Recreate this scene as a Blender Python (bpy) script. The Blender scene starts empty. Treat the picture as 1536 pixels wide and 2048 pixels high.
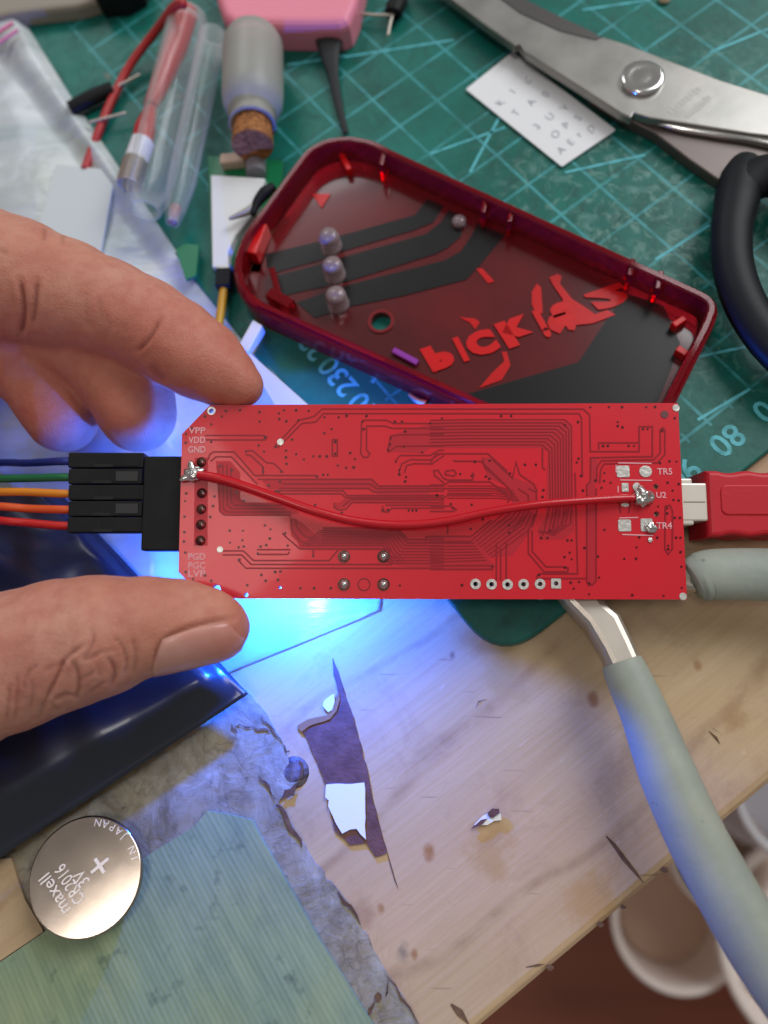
import bpy, bmesh, math, random
import numpy as np
from mathutils import Vector, Matrix, noise
from mathutils.bvhtree import BVHTree

random.seed(4); np.random.seed(4)
scn = bpy.context.scene
COL = scn.collection

# ------------------------------------------------------------------ camera
FPX = 1520.0                                   # focal length in photo pixels (photo is 1536 x 2048)
CAM = Vector((0, 0, 0.1307))
CR = Vector((0.99228998, 0.0, -0.12393787))
CU = Vector((0.03895101, 0.94933082, 0.31185543))
CF = Vector((-0.11765804, 0.31427853, -0.94201146))
cd = bpy.data.cameras.new('camera')
cd.sensor_fit = 'VERTICAL'; cd.sensor_height = 7.4; cd.sensor_width = 5.55
cd.lens = FPX / 2048 * 7.4
cd.clip_start = 0.005; cd.clip_end = 20
cd.dof.use_dof = True; cd.dof.focus_distance = 0.1208; cd.dof.aperture_fstop = 2.3
cam = bpy.data.objects.new('camera', cd); COL.objects.link(cam)
cam.matrix_world = Matrix(((CR.x, CU.x, -CF.x, CAM.x), (CR.y, CU.y, -CF.y, CAM.y), (CR.z, CU.z, -CF.z, CAM.z), (0, 0, 0, 1)))
scn.camera = cam

# ------------------------------------------------------------------ light of the room
w = bpy.data.worlds.new('World'); scn.world = w; w.use_nodes = True
bg = w.node_tree.nodes['Background']
bg.inputs[0].default_value = (1.0, 0.98, 0.97, 1); bg.inputs[1].default_value = 0.22

def area(name, loc, target, sx, sy, power, col):
    l = bpy.data.lights.new(name, 'AREA'); l.shape = 'RECTANGLE'; l.size = sx; l.size_y = sy
    l.energy = power; l.color = col
    o = bpy.data.objects.new(name, l); COL.objects.link(o); o.location = loc
    o.rotation_euler = (Vector(target) - Vector(loc)).to_track_quat('-Z', 'Y').to_euler()
    return o
area('window_light', (0.75, 0.75, 0.95), (0, 0.04, 0), 0.8, 0.7, 12.5, (0.94, 0.97, 1.0))
area('ceiling_light', (-0.18, -0.10, 1.15), (0, 0.04, 0), 0.26, 0.26, 1.9, (1.0, 0.95, 0.89))
area('far_window_light', (-0.45, 1.15, 0.95), (-0.03, 0.10, 0), 0.55, 0.4, 3.0, (0.92, 0.96, 1.0))

scn.view_settings.view_transform = 'Standard'; scn.view_settings.look = 'None'
scn.view_settings.gamma = 1; scn.view_settings.exposure = -0.06
scn.view_settings.use_curve_mapping = False
scn.cycles.max_bounces = 10; scn.cycles.transparent_max_bounces = 12
scn.cycles.caustics_reflective = False; scn.cycles.caustics_refractive = False
scn.cycles.sample_clamp_indirect = 4

# ------------------------------------------------------------------ helpers
def ray(px, py):
    return CF + CR * ((px - 768) / FPX) + CU * ((1024 - py) / FPX)
def U(px, py, z):                               # the point at height z (metres) seen at a photo pixel
    d = ray(px, py); return CAM + d * ((z - CAM.z) / d.z)
def toPX(p):
    q = Vector(p) - CAM; k = q.dot(CF)
    return 768 + FPX * q.dot(CR) / k, 1024 - FPX * q.dot(CU) / k
def depth(p): return (Vector(p) - CAM).dot(CF)
def lin(c):
    return tuple(((x / 255) / 12.92 if x / 255 <= 0.04045 else ((x / 255 + 0.055) / 1.055) ** 2.4) for x in c) + (1,)

PW = {}
def empty(name, loc=(0, 0, 0), label=None, cat=None, group=None, mw=None):
    o = bpy.data.objects.new(name, None); COL.objects.link(o)
    o.empty_display_size = 0.005
    m = mw if mw is not None else Matrix.Translation(Vector(loc))
    o.matrix_world = m; PW[o.name] = m.copy()
    tag(o, label, cat, group); return o
def tag(o, label=None, cat=None, group=None, kind=None):
    if label: o['label'] = label
    if cat: o['category'] = cat
    if group: o['group'] = group
    if kind: o['kind'] = kind
    return o
def link(name, me, mat, parent=None, local=False, smooth=False):
    if mat is not None:
        me.materials.clear(); me.materials.append(mat)
    if smooth:
        me.polygons.foreach_set('use_smooth', [True] * len(me.polygons))
    me.name = name
    o = bpy.data.objects.new(name, me); COL.objects.link(o)
    if parent is not None:
        o.parent = parent
        if not local:
            o.matrix_parent_inverse = PW[parent.name].inverted()
            PW[o.name] = Matrix.Identity(4)
        else:
            PW[o.name] = PW[parent.name].copy()
    else:
        PW[o.name] = Matrix.Identity(4)
    return o
def child_of_part(name, me, mat, part, smooth=False):      # a sub-part that uses its part's own coordinates
    o = link(name, me, mat, None, smooth=smooth); o.parent = part; return o
def pymesh(verts, faces):
    me = bpy.data.meshes.new('m'); me.from_pydata([tuple(v) for v in verts], [], faces); me.update(); return me
def bm_mesh(bm):
    bmesh.ops.recalc_face_normals(bm, faces=bm.faces)
    me = bpy.data.meshes.new('m'); bm.to_mesh(me); bm.free(); return me

def prism(pts, z0, z1, bevel=0.0, seg=2, top_only=True):
    """pts: list of 2D/3D points (z ignored); a solid slab with rounded edges"""
    bm = bmesh.new()
    vs = [bm.verts.new((p[0], p[1], z0)) for p in pts]
    f = bm.faces.new(vs)
    r = bmesh.ops.extrude_face_region(bm, geom=[f])
    nv = [g for g in r['geom'] if isinstance(g, bmesh.types.BMVert)]
    for v in nv: v.co.z = z1
    bmesh.ops.recalc_face_normals(bm, faces=bm.faces)
    if bevel > 0:
        ed = [e for e in bm.edges if all(abs(v.co.z - z1) < 1e-7 for v in e.verts)]
        if not top_only: ed = list(set(ed + [e for e in bm.edges if all(abs(v.co.z - z0) < 1e-7 for v in e.verts)]))
        bmesh.ops.bevel(bm, geom=ed, offset=bevel, segments=seg, affect='EDGES', profile=0.5)
    return bm_mesh(bm)
def pprism(pxs, zref, z0, z1, bevel=0.0, seg=2):          # outline read at photo pixels, taken at height zref
    return prism([U(x, y, zref) for x, y in pxs], z0, z1, bevel, seg)
def round_poly(pts, rad, seg=5):
    out = []; n = len(pts)
    for i in range(n):
        p = Vector(pts[i][:2]); a = Vector(pts[i - 1][:2]); b = Vector(pts[(i + 1) % n][:2])
        r = rad[i] if isinstance(rad, (list, tuple)) else rad
        if r <= 0: out.append(p); continue
        da = (a - p); db = (b - p); t = min(r, da.length * .49, db.length * .49)
        s = p + da.normalized() * t; e = p + db.normalized() * t
        for k in range(seg + 1):
            u = k / seg; out.append(s * (1 - u) ** 2 + p * 2 * u * (1 - u) + e * u * u)
    return out
def smooth_path(pts, n=8):
    P = [Vector(p) for p in pts]; out = []
    for i in range(len(P) - 1):
        p0 = P[max(i - 1, 0)]; p1 = P[i]; p2 = P[i + 1]; p3 = P[min(i + 2, len(P) - 1)]
        for k in range(n):
            t = k / n
            out.append(0.5 * ((2 * p1) + (p2 - p0) * t + (2 * p0 - 5 * p1 + 4 * p2 - p3) * t * t + (3 * p1 - p0 - 3 * p2 + p3) * t ** 3))
    out.append(P[-1]); return out
def lerp_list(vals, m):
    return list(np.interp(np.linspace(0, 1, m), np.linspace(0, 1, len(vals)), vals))
def tube(pts, rad, seg=12, n=8, flat=1.0, upv=Vector((0, 0, 1)), cap=True):
    """swept tube; rad = number or list over the control points; flat squeezes it along upv"""
    P = smooth_path(pts, n) if n else [Vector(p) for p in pts]
    R = lerp_list(rad if isinstance(rad, (list, tuple)) else [rad, rad], len(P))
    V = []; Fc = []
    for i, p in enumerate(P):
        t = (P[min(i + 1, len(P) - 1)] - P[max(i - 1, 0)]).normalized()
        s = t.cross(upv)
        if s.length < 1e-6: s = t.cross(Vector((1, 0, 0)))
        s.normalize(); q = s.cross(t).normalized()
        for k in range(seg):
            a = 2 * math.pi * k / seg
            V.append(p + s * (math.cos(a) * R[i]) + q * (math.sin(a) * R[i] * flat))
    for i in range(len(P) - 1):
        for k in range(seg):
            Fc.append((i * seg + k, i * seg + (k + 1) % seg, (i + 1) * seg + (k + 1) % seg, (i + 1) * seg + k))
    if cap:
        Fc.append(tuple(range(seg))[::-1]); Fc.append(tuple((len(P) - 1) * seg + k for k in range(seg)))
    bm = bmesh.new(); bv = [bm.verts.new(v) for v in V]
    for f in Fc: bm.faces.new([bv[i] for i in f])
    return bm_mesh(bm)
def lathe(prof, a, b, seg=32):
    """prof: list of (t along a->b in metres, radius)"""
    a = Vector(a); b = Vector(b); ax = (b - a).normalized()
    s = ax.orthogonal().normalized(); q = ax.cross(s)
    V = []; Fc = []
    for t, r in prof:
        for k in range(seg):
            an = 2 * math.pi * k / seg; V.append(a + ax * t + (s * math.cos(an) + q * math.sin(an)) * max(r, 1e-6))
    for i in range(len(prof) - 1):
        for k in range(seg):
            Fc.append((i * seg + k, i * seg + (k + 1) % seg, (i + 1) * seg + (k + 1) % seg, (i + 1) * seg + k))
    bm = bmesh.new(); bv = [bm.verts.new(v) for v in V]
    for f in Fc: bm.faces.new([bv[i] for i in f])
    if prof[0][1] > 1e-5 and prof[0] != prof[-1]: bm.faces.new([bv[k] for k in range(seg)])
    if prof[-1][1] > 1e-5 and prof[0] != prof[-1]: bm.faces.new([bv[(len(prof) - 1) * seg + k] for k in range(seg)])
    bmesh.ops.remove_doubles(bm, verts=bm.verts, dist=2e-6)
    return bm_mesh(bm)
def box(c, sx, sy, sz, bevel=0.0, M=None):
    bm = bmesh.new(); bmesh.ops.create_cube(bm, size=1)
    for v in bm.verts: v.co = Vector((v.co.x * sx, v.co.y * sy, v.co.z * sz))
    if bevel: bmesh.ops.bevel(bm, geom=list(bm.edges), offset=bevel, segments=2, affect='EDGES', profile=.5)
    for v in bm.verts: v.co = (M @ v.co if M else v.co) + Vector(c)
    return bm_mesh(bm)
def ribbon(pts, width, z, taper=False):
    """flat mitred strip in the xy plane at z"""
    P = [Vector(p[:2]) for p in pts]; V = []; n = len(P)
    for i, p in enumerate(P):
        d1 = (P[i] - P[i - 1]).normalized() if i > 0 else (P[1] - P[0]).normalized()
        d2 = (P[i + 1] - P[i]).normalized() if i < n - 1 else d1
        d = (d1 + d2); d = d.normalized() if d.length > 1e-9 else d1
        nn = Vector((-d.y, d.x)); k = 1 / max(.4, nn.dot(Vector((-d1.y, d1.x))))
        h = width / 2 * k
        if taper: h *= math.sin(math.pi * (0.06 + .94 * i / (n - 1))) * .9 + .1
        V += [(p.x + nn.x * h, p.y + nn.y * h, z), (p.x - nn.x * h, p.y - nn.y * h, z)]
    return pymesh(V, [(2 * i, 2 * i + 1, 2 * i + 3, 2 * i + 2) for i in range(n - 1)])
def join_meshes(mes):
    V = []; Fc = []
    for me in mes:
        o = len(V); V += [v.co.copy() for v in me.vertices]; Fc += [tuple(o + i for i in p.vertices) for p in me.polygons]
        bpy.data.meshes.remove(me)
    return pymesh(V, Fc)
def text_mesh(body, M, size=1.0, extrude=0.0, offset=0.0, width=None, align='CENTER', shear=0.0, height=None):
    cu = bpy.data.curves.new('t', 'FONT'); cu.body = body; cu.size = size; cu.extrude = extrude; cu.offset = offset
    cu.align_x = 'LEFT'; cu.resolution_u = 3; cu.shear = shear
    ob = bpy.data.objects.new('t', cu); COL.objects.link(ob)
    bpy.context.view_layer.update()
    me = bpy.data.meshes.new_from_object(ob.evaluated_get(bpy.context.evaluated_depsgraph_get()))
    bpy.data.objects.remove(ob); bpy.data.curves.remove(cu)
    xs = [v.co.x for v in me.vertices]; ys = [v.co.y for v in me.vertices]
    x0, x1, y0, y1 = min(xs), max(xs), min(ys), max(ys)
    for v in me.vertices:
        x = v.co.x - (x0 + x1) / 2 if align == 'CENTER' else v.co.x - x0
        y = v.co.y - (y0 + y1) / 2
        if width: x *= width / (x1 - x0)
        if height: y *= height / (y1 - y0)
        v.co = M @ Vector((x, y, v.co.z))
    return me
def frame(o, x, y, z=None):                    # matrix that sends text axes to world vectors
    x = Vector(x); y = Vector(y); z = Vector(z) if z is not None else x.cross(y).normalized()
    return Matrix(((x.x, y.x, z.x, o[0]), (x.y, y.y, z.y, o[1]), (x.z, y.z, z.z, o[2]), (0, 0, 0, 1)))

# ------------------------------------------------------------------ materials
def M(name, col, rough=.5, metal=0.0, spec=.5, trans=0.0, ior=1.45, col2=None, nscale=200, ndetail=5, lo=.35, hi=.65,
      bump=0.0, bscale=800, sss=0.0, sssr=(1, .3, .2), coat=0.0, alpha=1.0, emis=None, estr=0.0, rvar=0.0):
    m = bpy.data.materials.new(name); m.use_nodes = True
    nt = m.node_tree; b = nt.nodes['Principled BSDF']
    b.inputs['Base Color'].default_value = lin(col); b.inputs['Roughness'].default_value = rough
    b.inputs['Metallic'].default_value = metal; b.inputs['Specular IOR Level'].default_value = spec
    b.inputs['Transmission Weight'].default_value = trans; b.inputs['IOR'].default_value = ior
    b.inputs['Coat Weight'].default_value = coat; b.inputs['Alpha'].default_value = alpha
    if sss:
        b.inputs['Subsurface Weight'].default_value = sss; b.inputs['Subsurface Radius'].default_value = sssr
        b.inputs['Subsurface Scale'].default_value = 0.002
    if emis:
        b.inputs['Emission Color'].default_value = lin(emis); b.inputs['Emission Strength'].default_value = estr
    tc = nt.nodes.new('ShaderNodeTexCoord')
    if col2 is not None or rvar:
        n = nt.nodes.new('ShaderNodeTexNoise'); n.inputs['Scale'].default_value = nscale; n.inputs['Detail'].default_value = ndetail
        nt.links.new(tc.outputs['Object'], n.inputs['Vector'])
        r = nt.nodes.new('ShaderNodeMapRange'); r.inputs[1].default_value = lo; r.inputs[2].default_value = hi
        nt.links.new(n.outputs['Fac'], r.inputs[0])
        if col2 is not None:
            mx = nt.nodes.new('ShaderNodeMix'); mx.data_type = 'RGBA'
            mx.inputs[6].default_value = lin(col); mx.inputs[7].default_value = lin(col2)
            nt.links.new(r.outputs[0], mx.inputs[0]); nt.links.new(mx.outputs[2], b.inputs['Base Color'])
        if rvar:
            r2 = nt.nodes.new('ShaderNodeMapRange'); r2.inputs[3].default_value = rough - rvar; r2.inputs[4].default_value = rough + rvar
            nt.links.new(n.outputs['Fac'], r2.inputs[0]); nt.links.new(r2.outputs[0], b.inputs['Roughness'])
    if bump:
        n2 = nt.nodes.new('ShaderNodeTexNoise'); n2.inputs['Scale'].default_value = bscale; n2.inputs['Detail'].default_value = 4
        nt.links.new(tc.outputs['Object'], n2.inputs['Vector'])
        bp = nt.nodes.new('ShaderNodeBump'); bp.inputs['Strength'].default_value = bump; bp.inputs['Distance'].default_value = .0005
        nt.links.new(n2.outputs['Fac'], bp.inputs['Height']); nt.links.new(bp.outputs['Normal'], b.inputs['Normal'])
    return m
def nodes(m): return m.node_tree, m.node_tree.nodes, m.node_tree.links, m.node_tree.nodes['Principled BSDF']
class NG:                                      # tiny helper for longer node chains
    def __init__(s, m): s.nt, s.n, s.l, s.b = nodes(m); s.tc = s.n.new('ShaderNodeTexCoord')
    def math(s, op, a, b=None, c=None, clamp=False):
        q = s.n.new('ShaderNodeMath'); q.operation = op; q.use_clamp = clamp
        for i, v in enumerate((a, b, c)):
            if v is None: continue
            if isinstance(v, (int, float)): q.inputs[i].default_value = v
            else: s.l.new(v, q.inputs[i])
        return q.outputs[0]
    def noise(s, vec, scale, detail=4, rough=.55, dist=0.0):
        q = s.n.new('ShaderNodeTexNoise'); q.inputs['Scale'].default_value = scale; q.inputs['Detail'].default_value = detail
        q.inputs['Roughness'].default_value = rough; q.inputs['Distortion'].default_value = dist
        s.l.new(vec, q.inputs['Vector']); return q.outputs['Fac']
    def mapping(s, vec, loc=(0, 0, 0), rot=(0, 0, 0), sc=(1, 1, 1)):
        q = s.n.new('ShaderNodeMapping'); q.inputs[1].default_value = loc; q.inputs[2].default_value = rot; q.inputs[3].default_value = sc
        s.l.new(vec, q.inputs[0]); return q.outputs[0]
    def rng(s, v, a, b, c=0.0, d=1.0, smooth=False):
        q = s.n.new('ShaderNodeMapRange'); q.interpolation_type = 'SMOOTHSTEP' if smooth else 'LINEAR'
        for i, x in zip((1, 2, 3, 4), (a, b, c, d)): q.inputs[i].default_value = x
        s.l.new(v, q.inputs[0]); return q.outputs[0]
    def mix(s, fac, a, b):
        q = s.n.new('ShaderNodeMix'); q.data_type = 'RGBA'
        for sock, v in ((q.inputs[0], fac), (q.inputs[6], a), (q.inputs[7], b)):
            if isinstance(v, (int, float)): sock.default_value = v
            elif isinstance(v, tuple): sock.default_value = v
            else: s.l.new(v, sock)
        return q.outputs[2]
    def sep(s, vec):
        q = s.n.new('ShaderNodeSeparateXYZ'); s.l.new(vec, q.inputs[0]); return q.outputs
    def bump(s, h, strength, dist):
        q = s.n.new('ShaderNodeBump'); q.inputs['Strength'].default_value = strength; q.inputs['Distance'].default_value = dist
        s.l.new(h, q.inputs['Height']); s.l.new(q.outputs['Normal'], s.b.inputs['Normal']); return q
    def out(s, col): s.l.new(col, s.b.inputs['Base Color'])

# ================================================================== SETTING
EA = U(973, 2045, 0); EB = U(1454, 1640, 0)
edir = (EB - EA).normalized(); enor = Vector((-edir.y, edir.x, 0))      # points into the desk
GRAIN = math.atan2(edir.y, edir.x)

def wood_material():
    m = M('desk_wood', (196, 164, 124), rough=.5, spec=.35); g = NG(m)
    v = g.mapping(g.tc.outputs['Object'], rot=(0, 0, -GRAIN))
    # the mapping node rotates the coordinates so that x runs along the grain
    st = g.mapping(v, sc=(14, 150, 100)); n1 = g.noise(st, 1.0, 6, .6, .6)
    st2 = g.mapping(v, sc=(60, 1400, 400)); n2 = g.noise(st2, 1.0, 4, .6)
    n3 = g.noise(g.tc.outputs['Object'], 22, 3)
    n4 = g.noise(g.tc.outputs['Object'], 160, 5, .65)
    # growth lines: thin dark bands across the grain, bent by noise
    sx = g.sep(v)
    ph = g.math('ADD', g.math('MULTIPLY', sx[1], 62.0), g.math('MULTIPLY', g.noise(g.mapping(v, sc=(9, 16, 9)), 1.0, 2), 2.6))
    fr = g.math('FRACT', ph); band = g.rng(g.math('ABSOLUTE', g.math('SUBTRACT', fr, .5)), 0.0, .09, 1.0, 0.0, True)
    band = g.math('MULTIPLY', band, g.rng(n4, .30, .62))
    c = g.mix(g.rng(n1, .3, .72), lin((202, 176, 140)), lin((186, 157, 120)))
    c = g.mix(g.math('MULTIPLY', g.rng(n2, .42, .72), .18), c, lin((154, 116, 78)))
    c = g.mix(g.rng(n3, .42, .72, 0, .45), c, lin((206, 168, 140)))
    c = g.mix(g.math('MULTIPLY', band, .42), c, lin((126, 88, 60)))
    # glue and varnish stains with their own outline
    spots = [(860, 1702, 12, (150, 92, 40)), (763, 1815, 9, (160, 112, 66)), (1188, 1398, 10, (136, 84, 44)), (806, 1905, 15, (112, 104, 94)),
             (1396, 1333, 11, (158, 116, 74)), (1180, 1790, 55, (186, 146, 98)), (828, 1908, 9, (150, 100, 60)), (905, 1310, 7, (120, 92, 78)), (1010, 1345, 42, (176, 150, 108)),
             (1470, 1440, 26, (166, 130, 92)), (985, 1700, 40, (184, 146, 102)), (730, 1830, 20, (176, 140, 108)), (1330, 1560, 40, (196, 172, 148))]
    for x, y, r, col in spots:
        p = U(x, y, 0); rm = r * depth(p) / FPX
        q = g.mapping(g.tc.outputs['Object'], loc=(-p.x, -p.y, 0))
        s3 = g.sep(q)
        d = g.math('POWER', g.math('ADD', g.math('POWER', g.math('ABSOLUTE', s3[0]), 2), g.math('POWER', g.math('MULTIPLY', g.math('ABSOLUTE', s3[1]), .75), 2)), .5)
        d = g.math('ADD', d, g.math('MULTIPLY', g.math('SUBTRACT', n4, .5), rm * 3.4))
        c = g.mix(g.rng(d, rm * .3, rm * 1.3, .75, 0, True), c, lin(col))
    # fine scratches and specks of dirt
    sp = g.noise(g.tc.outputs['Object'], 900, 3, .6)
    c = g.mix(g.rng(sp, .70, .80, 0, .4), c, lin((96, 70, 52)))
    dirt = g.noise(g.tc.outputs['Object'], 75, 7, .72, .5)
    c = g.mix(g.rng(dirt, .52, .72, 0, .40), c, lin((140, 112, 92)))
    scr = g.noise(g.mapping(g.tc.outputs['Object'], rot=(0, 0, 1.1), sc=(90, 1300, 1)), 1.0, 2, .5)
    c = g.mix(g.rng(scr, .70, .76, 0, .45), c, lin((108, 82, 64)))
    c = g.mix(g.rng(g.noise(g.mapping(v, sc=(160, 700, 1), rot=(0, 0, .5)), 1.0, 3), .68, .76, 0, .35), c, lin((226, 206, 186)))
    g.out(c)
    g.l.new(g.rng(n1, .3, .7, .42, .62), g.b.inputs['Roughness'])
    g.bump(g.math('ADD', n2, g.math('MULTIPLY', n4, .8)), .22, .0003)
    return m
WOOD = wood_material()
dp = [EA - edir * .6, EB + edir * .6, EB + edir * .6 + enor * .7, EA - edir * .6 + enor * .7]
desk = tag(link('desk', prism(dp, -.018, 0, .0016, 3), WOOD), kind='structure')

def floor_material():
    m = M('floor_wood', (96, 46, 26), rough=.45); g = NG(m)
    v = g.mapping(g.tc.outputs['Object'], rot=(0, 0, .9), sc=(3, 26, 1))
    c = g.mix(g.rng(g.noise(v, 1.0, 5), .3, .7), lin((150, 78, 48)), lin((118, 58, 34)))
    g.out(c); return m
FZ = -.33
tag(link('floor', pymesh([(-2, -2, FZ), (2, -2, FZ), (2, 2, FZ), (-2, 2, FZ)], [(0, 1, 2, 3)]), floor_material()), kind='structure')

# ---- worn layers on the desk top (parts of the desk)
def grey_material():
    m = M('torn_backing', (150, 146, 134), rough=.75); g = NG(m); o = g.tc.outputs['Object']
    n1 = g.noise(o, 170, 6, .65, .8); n2 = g.noise(o, 520, 5, .6); n3 = g.noise(o, 60, 3)
    c = g.mix(g.rng(n1, .3, .7), lin((178, 174, 166)), lin((122, 114, 98)))
    c = g.mix(g.rng(n3, .45, .65, 0, .6), c, lin((150, 132, 96)))
    vor = g.n.new('ShaderNodeTexVoronoi'); vor.feature = 'DISTANCE_TO_EDGE'; vor.inputs['Scale'].default_value = 95
    wv = g.n.new('ShaderNodeMix'); wv.data_type = 'VECTOR'; wv.inputs[0].default_value = .012
    nc = g.n.new('ShaderNodeTexNoise'); nc.inputs['Scale'].default_value = 240; g.l.new(o, nc.inputs['Vector'])
    g.l.new(o, wv.inputs[4]); g.l.new(nc.outputs['Color'], wv.inputs[5]); g.l.new(wv.outputs[1], vor.inputs['Vector'])
    crk = g.math('MULTIPLY', g.rng(vor.outputs['Distance'], 0, .05, 1, 0), g.rng(n3, .42, .58))
    c = g.mix(g.math('MULTIPLY', crk, .35), c, lin((70, 60, 52)))
    c = g.mix(g.rng(n2, .62, .74, 0, .7), c, lin((84, 76, 70)))
    c = g.mix(g.rng(g.noise(o, 110, 6, .7, .4), .50, .70, 0, .7), c, lin((88, 78, 64)))
    g.out(c); g.bump(g.math('ADD', n1, g.math('MULTIPLY', n2, .4)), .4, .0010); return m
GREY = grey_material()
def sheet(pxs, z, thick, mat, name, parent, jag=0.0, seed=0):
    P = [U(x, y, z) for x, y in pxs]
    if jag:
        rs = random.Random(seed); Q = []
        for i in range(len(P)):
            a = P[i]; b = P[(i + 1) % len(P)]; n = max(1, int((b - a).length / .0010))
            nn = (b - a).normalized(); nn = Vector((-nn.y, nn.x, 0))
            for k in range(n): Q.append(a.lerp(b, k / n) + nn * rs.uniform(-jag, jag))
        P = Q
    me = prism(P, z - thick, z)
    return link(name, me, mat, parent)
sheet([(-120, 1700), (40, 1700), (200, 1590), (400, 1462), (490, 1380), (505, 1392), (540, 1440), (566, 1490), (596, 1560), (556, 1606), (600, 1681), (645, 1745), (712, 1830), (762, 1927), (842, 2050), (880, 2110), (300, 2110), (60, 1990), (30, 1800)],
      .0004, .0006, GREY, 'torn_veneer_strip', desk, .0003, 1)
def green_material():
    m = M('ribbed_green', (120, 150, 118), rough=.6); g = NG(m)
    a = U(560, 1740, 0); b = U(700, 1985, 0); ang = math.atan2((b - a).y, (b - a).x)
    v = g.mapping(g.tc.outputs['Object'], rot=(0, 0, -ang)); s = g.sep(v)
    rib = g.math('SINE', g.math('MULTIPLY', g.math('ADD', s[1], g.math('MULTIPLY', g.noise(v, 60, 2), .0004)), 7400))
    n = g.noise(g.mapping(v, sc=(60, 420, 1)), 1.0, 5, .65); n2 = g.noise(g.tc.outputs['Object'], 40, 3); n3 = g.noise(g.tc.outputs['Object'], 330, 4)
    c = g.mix(g.rng(n2, .35, .65), lin((146, 160, 122)), lin((136, 158, 136)))
    c = g.mix(g.rng(n, .40, .74, 0, .6), c, lin((86, 112, 96)))
    c = g.mix(g.rng(g.noise(g.tc.outputs['Object'], 120, 6, .7), .5, .68, 0, .5), c, lin((108, 130, 112)))
    c = g.mix(g.rng(g.noise(g.tc.outputs['Object'], 26, 2), .52, .58, 0, .35), c, lin((160, 168, 120)))
    c = g.mix(g.rng(rib, -1, 1, 0, .09), c, lin((170, 196, 166)))
    c = g.mix(g.rng(n3, .6, .75, 0, .6), c, lin((66, 84, 76)))
    g.out(c); g.bump(g.math('ADD', rib, g.math('MULTIPLY', n, 4)), .09, .00015); return m
sheet([(-150, 2020), (-20, 1938), (83, 1868), (292, 1713), (387, 1654), (414, 1622), (455, 1628), (505, 1640), (520, 1672), (560, 1740), (640, 1880), (740, 2040), (800, 2140), (300, 2300), (-150, 2200)],
      .0012, .0008, green_material(), 'ribbed_green_sheet', desk)
sheet([(-60, 1722), (22, 1716), (34, 1755), (50, 1800), (84, 1858), (86, 1864), (-30, 1942), (-60, 1900)], .0010, .0008, WOOD, 'wood_scrap', desk)
DARKWOOD = M('dark_edge', (92, 64, 46), rough=.8, col2=(120, 90, 64), nscale=500)
HARD = M('hardboard', (112, 76, 72), rough=.7, col2=(92, 60, 56), nscale=420, bump=.3, bscale=1500)
PAPERW = M('white_paper', (236, 236, 238), rough=.75, bump=.05, bscale=600)
sheet([(665, 1315), (680, 1356), (692, 1393), (711, 1447), (731, 1529), (745, 1592), (760, 1650), (775, 1706), (751, 1714), (733, 1686), (700, 1690), (670, 1660), (648, 1560), (628, 1510), (609, 1471), (596, 1453), (616, 1441), (640, 1437), (657, 1432), (670, 1405), (675, 1385), (668, 1350)],
      .0003, .0004, HARD, 'exposed_hardboard', desk, .00012, 11)
sheet([(594, 1452), (616, 1440), (657, 1431), (670, 1404), (676, 1384), (679, 1398), (672, 1420), (660, 1440), (618, 1452), (603, 1464)], .0005, .0003, M('torn_edge', (150, 106, 68), rough=.8), 'torn_veneer_edge', desk, .0002, 5)
sheet([(652, 1569), (729, 1565), (731, 1680), (722, 1668), (713, 1659), (700, 1658), (683, 1668), (672, 1646), (664, 1630), (656, 1612), (658, 1600), (649, 1594)], .0006, .0003, PAPERW, 'white_paper_patch', desk, .00012, 12)
sheet([(660, 1392), (668, 1388), (669, 1404), (664, 1420), (656, 1424), (646, 1412), (648, 1402)], .0006, .0003, PAPERW, 'white_paper_flake', desk)
sheet([(948, 1650), (965, 1632), (985, 1622), (1002, 1628), (1003, 1640), (988, 1642), (975, 1650)], .0005, .0003, PAPERW, 'white_paper_flake', desk)
sheet([(975, 1626), (985, 1617), (998, 1618), (999, 1627), (986, 1636), (978, 1634)], .0008, .0003, HARD, 'hardboard_flake', desk)
sheet([(942, 1658), (962, 1640), (975, 1637), (966, 1648)], .0007, .0003, HARD, 'hardboard_flake', desk)
for pts, wd in (([(1212, 1672), (1228, 1690), (1248, 1718), (1270, 1744), (1287, 1766)], .0007), ([(775, 1706), (782, 1732), (790, 1760), (797, 1778)], .00022),
                ([(902, 2008), (920, 2025), (938, 2048)], .0011), ([(1052, 1934), (1075, 1930), (1090, 1928)], .0003), ([(952, 1415), (958, 1403), (975, 1398)], .00018),
                ([(1418, 1462), (1432, 1476), (1440, 1488)], .0004), ([(1425, 1456), (1446, 1470)], .0002)):
    link('crack', ribbon([U(x, y, 0) for x, y in pts], wd, .00012, True), DARKWOOD, desk)
for x, y, r in ((1100, 1936, 7), (1201, 1850, 6), (1246, 1814, 5), (1330, 1740, 7)):
    p = U(x, y, 0); rm = r * depth(p) / FPX
    link('knot_dent', prism([p + Vector((math.cos(a) * rm * (1 + .3 * math.sin(3 * a + x)), math.sin(a) * rm * .7, 0)) for a in np.linspace(0, 6.283, 12)[:-1]], -.0004, .00012), DARKWOOD, desk)
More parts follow.
